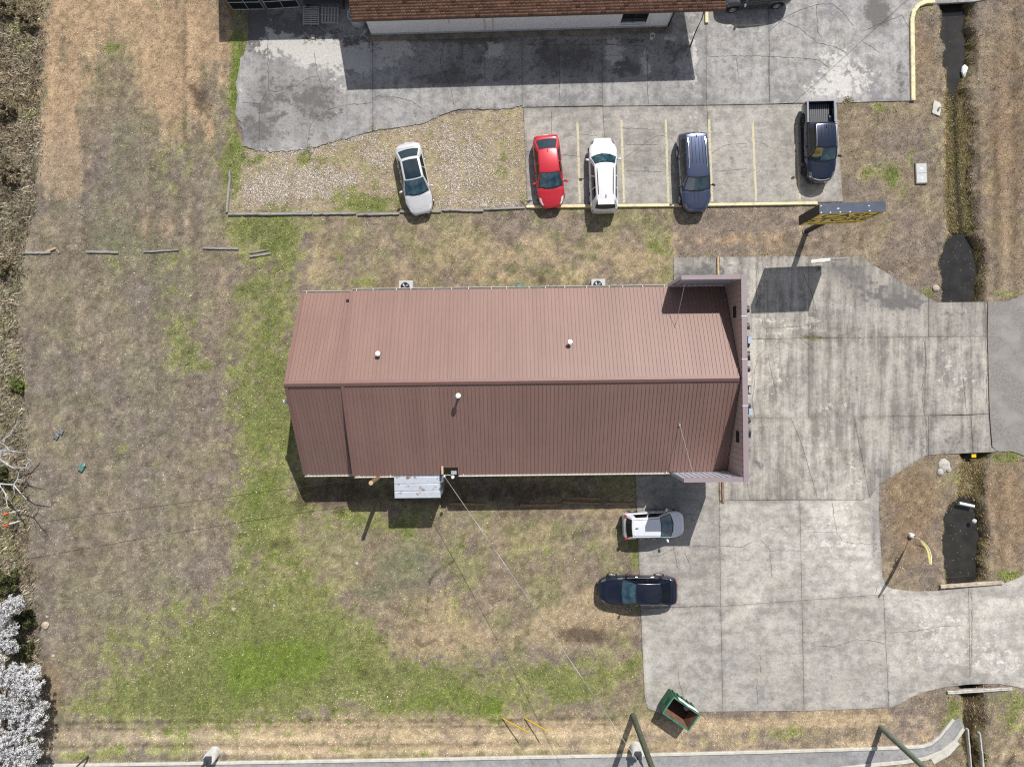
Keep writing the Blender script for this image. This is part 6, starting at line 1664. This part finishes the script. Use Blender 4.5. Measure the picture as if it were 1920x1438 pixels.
timber((1055, 941), (1126, 944), 'brown timber in the shade second from the right', .16, .12, 'wood_brown', GS)
timber((1070, 933), (1124, 934), 'thin brown timber lying above the others in the shade', .13, .1, 'wood_brown', GS)
timber((1134, 943), (1189, 944), 'rightmost brown timber in the shade beside the driveway', .17, .12, 'wood_brown', GS)
timber((1346, 482), (1347, 560), 'pale wooden form strip beside the grey walkway at the north wing', .14, .12, 'wood_pale', None, .02, 'form_board')
timber((1353.5, 880), (1355, 942), 'brown wooden form strip at the south wing of the parapet', .16, .14, 'wood_brown', None, .02, 'form_board')
timber((1520, 491.5), (1556, 487), 'larger white broken board on the driveway edge', .22, .04, 'gutter', 'broken boards on the driveway edge', .05, 'broken_board')
timber((1544, 486.5), (1588, 484.5), 'thin pinkish broken board beside the larger white one', .10, .03, 'coping', 'broken boards on the driveway edge', .05, 'broken_board')
timber((1761, 1099), (1878, 1091), 'long pale log lying at the foot of the pond', .24, .2, 'rock_tan', None, 0, 'log')
timber((1775, 1297.5), (1896, 1290), 'pale broken culvert wall edge below the second driveway', .22, .25, 'rock', None, -.1, 'culvert_edge')
timber((1812.5, 1365), (1822, 1470), 'left thin concrete wall of the bottom drain channel', .12, .22, 'kerb', 'drain channel walls', -.05, 'channel_wall')
timber((1835, 1372), (1846, 1470), 'right thin concrete wall of the bottom drain channel', .14, .22, 'kerb', 'drain channel walls', -.05, 'channel_wall')

# ------------------------------------------------------------------ small things by the ditch and on the lawn
def rock(px, py, r, label, m='rock', seed=0, group=None, flat=.6, z=0.0):
    rr = random.Random(seed)
    bm = bmesh.new(); bmesh.ops.create_icosphere(bm, subdivisions=2, radius=r)
    for v in bm.verts: v.co = Vector((v.co.x * rr.uniform(.85, 1.15), v.co.y * rr.uniform(.85, 1.15), v.co.z * flat * rr.uniform(.8, 1.1)))
    me = bpy.data.meshes.new('rock'); bm.to_mesh(me); bm.free(); me.materials.append(M[m])
    o = link('rock', me); x, y = P(px, py); o.location = (x, y, z + r * flat * .3); tag(o, label, 'rock', group); return o
rock(1770, 872, .42, 'broad flat slab of pale rubble at the culvert mouth', 'rock', 1, 'rubble at the culvert', .25)
rock(1762, 885, .24, 'left lump of white rubble below the flat slab', 'rock', 2, 'rubble at the culvert'); rock(1778, 880, .18, 'right small lump of white rubble below the flat slab', 'rock', 3, 'rubble at the culvert')
rock(1754.5, 541, .24, 'round pale tan rock near the big pool', 'rock_tan', 4)
rock(86, 1171, .26, 'tan rock beside the white blossoming tree', 'rock_tan', 5); rock(88, 1156, .09, 'small white stone above the tan rock by the blossoms', 'rock', 6); rock(100, 1229, .12, 'white chip on the grass below the tan rock', 'rock', 7)
rock(669, 1056, .13, 'white stone on the grey green patch of lawn', 'rock', 8); rock(438, 1142, .14, 'pinkish clod on the lawn left of the green patch', 'rock_tan', 9); rock(514, 1135, .09, 'small white stone on the green lawn', 'rock', 10)
rock(1831, 978, .16, 'grey stone at the right rim of the lower pool', 'utility', 11, None, .7, -.25)
wb2 = MB().lathe([(.001, 0), (.16, .03), (.24, .09), (.2, .2), (.001, .26)], (0, 0, 0), 16, 1.0, 1.9)
rr = random.Random(5); wb2.v = [(a * rr.uniform(.88, 1.1), b * rr.uniform(.9, 1.1), c) for a, b, c in wb2.v]
o = wb2.build('plastic_bag', M['white_bag'], None, 60); o.location = (*P(1808.5, 135, -.55), -.64); tag(o, 'white plastic bag floating in the upper ditch', 'bag')
a = P3(1798, 943, -.3); b = P3(1826, 949, -.3)
pp = MB().tube([a, b], .10, 14).build('plastic_pipe', M['white_plastic'], None, 50); tag(pp, 'short white plastic pipe across the head of the lower pool', 'pipe')
# utility covers
x, y = P(1726, 326); uc = empty('utility_box', (x, y, 0), R(2)); tag(uc, 'grey ground box with two lids on the grass by the ditch', 'utility box')
MB().box((0, 0, .03), (.78, 1.40, .14)).build('rim', M['footing'], uc)
for s in (-1, 1):
    ld = MB().box((0, s * .325, .108), (.68, .63, .03)).build('lid', M['utility'], uc); MB().box((0, s * .325, .126), (.18, .12, .012)).build('lid_mark', M['white_plastic'], ld)
x, y = P(1755, 205); pl = empty('concrete_pad', (x, y, 0), R(-8)); tag(pl, 'tilted pale concrete pad with a small pipe cap by the ditch', 'pad')
MB().prism([(-.27, .52), (.10, .44), (.27, .26), (.27, -.46), (-.18, -.36), (-.27, -.30)], -.05, .10).build('pad', M['kerb'], pl)
MB().lathe([(.06, .1), (.07, .3), (.05, .33), (.001, .34)], (.12, .03, 0), 12).build('pipe_cap', M['steel_galv'], pl, 50)
x, y = P(1826, 854, -.1); rf_ = MB().box((x, y, -.12), (.30, .26, .05)).build('reflector', M['guard_yellow']); tag(rf_, 'small square yellow reflector in the shade of the culvert', 'reflector')
MB().box((x, y + .05, -.35), (.05, .05, .45)).build('stake', M['dark_steel'], rf_)
# banner flag
bx_, by_ = P(1707, 1003); fl = empty('feather_flag', (bx_, by_, 0)); tag(fl, 'curved yellow feather flag on a pole beside the lower pool', 'flag')
MB().lathe([(.001, .30), (.10, .30), (.16, .24), (.17, .05), (.17, 0)], (0, 0, 0), 16).build('base', M['white_plastic'], fl, 40)
MB().box((0.10, -.02, .305), (.10, .12, .02)).build('base_clip', M['black'], fl)
fd = Vector((-.72, -.70, 0)); pts = []
for k in range(15):
    t = k / 14; pts.append(Vector((0, 0, .3)) + Vector((0, 0, 1)) * (3.9 * t - .35 * t ** 3) + fd * (0.12 * t + 1.25 * t ** 2.4))
MB().tube(pts, [.022] * 15, 6).build('pole', M['white_plastic'], fl, 60)
side = Vector((-.62, .05, 0)); rows = []
for k, p in enumerate(pts[3:]):
    t = k / 11; w = .30 * min(1, t * 3.5 + .15) * (1 - max(0, t - .8) * 2.2)
    rows.append([tuple(p + side * w * u + Vector((.03 * math.sin(5 * u + 3 * t), .03 * math.cos(4 * t + u * 3), -.10 * u * t))) for u in np.linspace(0, 1, 5)])
mf = MB().grid(rows).mesh('banner', M['flag_yellow'], 60); fo = link('banner', mf, None, fl); md = fo.modifiers.new('thick', 'SOLIDIFY'); md.thickness = .006
mid = pts[9]
nrm = Vector((side.y, -side.x, 0)).normalized()
tp_ = text_part('CASH', .40, (mid.x + side.x * .28 + nrm.x * .05, mid.y + side.y * .28 + nrm.y * .05, 1.9), (R(90), R(-90), math.atan2(side.y, side.x)), M['sign_ink'], fl)
# trash on the lawn
def sheet(px, py, w, d, rz, m, label, name):
    rr = random.Random(int(px)); rows = [[(w * (i / 6 - .5) * (1 + .1 * rr.uniform(-1, 1)), d * (j / 6 - .5) * rr.uniform(.8, 1.15), .05 + rr.uniform(0, .07)) for j in range(7)] for i in range(7)]
    me = MB().grid(rows).mesh(name, M[m], 40); o = link(name, me); o.location = (*P(px, py), .02); o.rotation_euler = (0, 0, rz); sm = o.modifiers.new('thick', 'SOLIDIFY'); sm.thickness = .012
    tag(o, label, 'litter')
sheet(155, 876, .32, .62, R(-28), 'teal', 'crumpled teal plastic sheet on the brown lawn', 'plastic_sheet')
sheet(107, 818, .32, .36, R(-30), 'slate', 'lower scrap of dark grey sheeting on the lawn', 'scrap_sheet'); sheet(116, 810, .26, .34, R(-20), 'slate', 'upper scrap of dark grey sheeting on the lawn', 'scrap_sheet')
sheet(974, 536, .5, .22, R(-30), 'teal', 'grey green scrap by the north eave between the air conditioners', 'scrap_sheet')
# marker posts at the left edge
def marker(px, py, label):
    x, y = P(px, py); e = empty('field_marker', (x, y, 0)); tag(e, label, 'post', 'white and orange marker posts')
    MB().lathe([(.055, 0), (.055, 1.0), (.05, 1.02)], (0, 0, 0), 10).build('white_tube', M['white_plastic'], e, 40)
    MB().lathe([(.062, 1.02), (.062, 1.42), (.04, 1.45), (.001, 1.46)], (0, 0, 0), 10).build('orange_cap', M['orange'], e, 40)
marker(37, 957, 'upper white marker post with an orange top at the left edge'); marker(37, 977, 'lower white marker post with an orange top at the left edge')

# ------------------------------------------------------------------ trees
def branchy(mb, p, d, ln, r, depth, rr):
    pts = [p]; rad = [r]; q = Vector(p); dd = Vector(d).normalized()
    n = 4
    for k in range(n):
        dd = (dd + Vector((rr.uniform(-.35, .35), rr.uniform(-.35, .35), rr.uniform(-.12, .22)))).normalized()
        q = q + dd * ln / n; pts.append(q.copy()); rad.append(r * (1 - .55 * (k + 1) / n))
        if depth > 0 and k >= 1:
            s = Vector((rr.uniform(-1, 1), rr.uniform(-1, 1), rr.uniform(-.1, .5)))
            branchy(mb, q.copy(), dd + s * .9, ln * rr.uniform(.45, .65), rad[-1] * .62, depth - 1, rr)
    mb.tube(pts, rad, 6 if r > .03 else 4)
rr = random.Random(21)
tb = P3(-45, 886); bt = empty('bare_tree', tb); tag(bt, 'pale leafless tree reaching in over the left edge of the lawn', 'tree')
MB().tube([(0, 0, -.2), (.1, 0, 1.2), (.15, .05, 2.6)], [.22, .17, .13], 10).build('trunk', M['bark_pale'], bt, 50)
limbs = MB()
for chain in ([(-20, 850, 2.6), (0, 829, 3.1), (18, 816, 3.3), (27, 802, 3.4), (34, 789, 3.5)], [(-20, 848, 2.6), (0, 845, 3.0), (20, 845, 3.1), (41, 848, 3.3)], [(-25, 862, 2.6), (0, 860, 3.0), (12, 870, 3.2), (25, 877, 3.4), (55, 877, 3.6), (57, 863, 3.8)],
              [(-25, 890, 2.4), (0, 907, 2.9), (26, 909, 3.1), (38, 924, 3.3), (50, 936, 3.5)], [(-25, 878, 2.4), (-4, 905, 2.8), (10, 925, 3.0), (14, 950, 3.2)], [(26, 909, 3.1), (33, 898, 3.2), (35, 887, 3.3)], [(18, 846, 3.1), (10, 835, 3.2)], [(0, 862, 3.0), (4, 845, 3.3), (12, 838, 3.4)]):
    pts = [P3(*c) - tb for c in chain]
    rad = np.linspace(.06, .02, len(pts)); limbs.tube(pts, list(rad), 7)
    for p, q in zip(pts[1:], pts[2:] + [pts[-1] + (pts[-1] - pts[-2]) * .5]):
        branchy(limbs, p, (q - p) + Vector((rr.uniform(-.5, .5), rr.uniform(-.5, .5), .2)), rr.uniform(.35, .75), .022, 1, rr)
lo_ = limbs.build('limbs', M['bark_pale'], bt, 60); lo_['kind'] = 'stuff'

def leaf_cloud(centres, n, size, cols, seed, shell=.55, upw=.35):
    rg = np.random.default_rng(seed); cs = np.array(centres, dtype=np.float64)
    vol = (cs[:, 3] ** 2); k = rg.choice(len(cs), n, p=vol / vol.sum())
    d = rg.normal(size=(n, 3)); d /= np.linalg.norm(d, axis=1)[:, None]; rad = rg.uniform(shell, 1.05, n) * cs[k, 3]
    p = cs[k, :3] + d * rad[:, None] * np.array([1, 1, .8])
    nr = d + rg.normal(0, .55, (n, 3)) + np.array([0, 0, upw]); nr /= np.linalg.norm(nr, axis=1)[:, None]
    u = np.cross(nr, rg.normal(size=(n, 3))); u /= np.linalg.norm(u, axis=1)[:, None]; w = np.cross(nr, u)
    s = size * rg.uniform(.6, 1.4, n)[:, None]
    v = np.stack([p - u * s - w * s * .8, p + u * s - w * s * .7, p + u * s * .8 + w * s, p - u * s * .9 + w * s * .8], 1).reshape(-1, 3)
    c = np.array(cols, dtype=np.float32)[rg.integers(0, len(cols), n)] * rg.lognormal(0, .15, n)[:, None]
    return v, np.arange(n * 4).reshape(-1, 4), np.repeat(np.clip(c, .01, .88), 4, 0)
def blossom_tree(base, crown, label, seed, n_petal, n_leaf):
    rr = random.Random(seed); b = P3(*base); t = empty('blossoming_tree', b); tag(t, label, 'tree', 'white blossoming trees at the bottom left')
    cl = []
    for (px, py, z, r) in crown:
        c = P3(px, py, z) - b
        for _ in range(int(40 + r * 110)):
            d = Vector((rr.gauss(0, 1), rr.gauss(0, 1), rr.gauss(0, .7))); d = d.normalized() * r * rr.uniform(.25, 1.05)
            cl.append((c.x + d.x, c.y + d.y, max(.4, c.z + d.z), rr.uniform(.07, .2)))
    mb = MB(); top = P3(crown[0][0], crown[0][1], crown[0][2]) - b
    mb.tube([(0, 0, -.2), top * .3, top * .6], [.2, .15, .10], 8); mb.build('trunk', M['bark'], t, 50)
    bm_ = MB()
    for (px, py, z, r) in crown:
        c = P3(px, py, z) - b; bm_.tube([top * .45, (top * .45).lerp(c, .5) + Vector((0, 0, .2)), c], [.07, .05, .02], 6)
        for _ in range(7): branchy(bm_, c, Vector((rr.uniform(-1, 1), rr.uniform(-1, 1), rr.uniform(-.2, .8))), r * 1.1, .02, 1, rr)
    bo = bm_.build('branches', M['bark'], t, 60); bo['kind'] = 'stuff'
    v, f, c = leaf_cloud(cl, n_petal, .023, [C(246, 246, 248), C(236, 237, 242), C(250, 249, 247), C(222, 223, 230), C(200, 200, 206)], seed, .2, 1.1)
    o = link('blossom', np_mesh('blossom', v, f, c, M['petal']), None, t); o['kind'] = 'stuff'
    v, f, c = leaf_cloud(cl, n_leaf, .03, [C(80, 92, 48), C(104, 104, 72), C(66, 60, 48)], seed + 1, .1)
    o = link('leaves', np_mesh('leaves', v, f, c, M['petal']), None, t); o['kind'] = 'stuff'
blossom_tree((10, 1320), [(18, 1330, 2.9, 1.05), (52, 1290, 2.5, .85), (20, 1270, 2.7, .9), (60, 1350, 2.2, .8), (15, 1395, 2.8, 1.0), (55, 1410, 2.3, .8), (-25, 1320, 3.1, 1.1), (-20, 1400, 3.0, 1.1), (72, 1322, 1.7, .5), (35, 1440, 2.6, 1.0), (-15, 1240, 2.6, .7), (62, 1262, 1.9, .4)], 'large white blossoming tree filling the bottom left corner', 3, 72000, 9000)
blossom_tree((-5, 1160), [(8, 1150, 2.3, .65), (28, 1132, 2.0, .55), (4, 1205, 2.2, .6), (-20, 1160, 2.6, .9), (18, 1180, 1.8, .5), (22, 1212, 1.7, .4)], 'smaller white blossoming tree above the large one at the left edge', 9, 20000, 3000)
def shrub(px, py, r, h, label, cols, n, seed, group=None):
    b = P3(px, py); rr = random.Random(seed); t = empty('evergreen_shrub', b); tag(t, label, 'shrub', group)
    cl = [(rr.uniform(-1, 1) * r * .8, rr.uniform(-1, 1) * r * .8, rr.uniform(.1, 1) * h, rr.uniform(.2, .4) * r) for _ in range(26)]
    v, f, c = leaf_cloud(cl, n, .045, cols, seed, .2); o = link('foliage', np_mesh('foliage', v, f, c, M['petal']), None, t); o['kind'] = 'stuff'
    m = MB()
    for _ in range(5): branchy(m, Vector((0, 0, 0)), Vector((rr.uniform(-.6, .6), rr.uniform(-.6, .6), 1)), h, .03, 1, rr)
    o = m.build('stems', M['bark'], t); o['kind'] = 'stuff'
DG = [C(74, 82, 50), C(96, 102, 64), C(60, 64, 44), C(120, 116, 84)]
shrub(18, 1090, .8, 1.0, 'dark green shrub above the smaller blossoming tree', DG, 5000, 31); shrub(55, 1160, .65, .8, 'dark green shrub between the blossoms and the lawn', DG, 4000, 32); shrub(52, 1215, .6, .7, 'low dark green shrub beside the large blossoming tree', DG, 3200, 33)
shrub(8, 890, .6, .7, 'dark green shrub beneath the bare tree', DG, 3000, 34); shrub(36, 725, .45, .35, 'bright green clump at the left edge of the lawn', [C(96, 114, 60), C(116, 130, 72), C(80, 94, 50)], 1500, 35)
rgx = random.Random(77)
names_ = ['dry grey weedy shrub in the top left corner', 'second dry weedy shrub by the upper left edge', 'dry brown shrub at the left edge beside the orange soil', 'low dry shrub at the left edge of the upper field', 'small dry shrub left of the lawn timbers']
for i, (px, py) in enumerate(((14, 20), (58, 45), (18, 210), (24, 330), (14, 500))):
    shrub(px, py, .6, .55, names_[i], [C(120, 112, 88), C(146, 130, 108), C(104, 100, 76), C(170, 154, 130)], 2600, 40 + i)
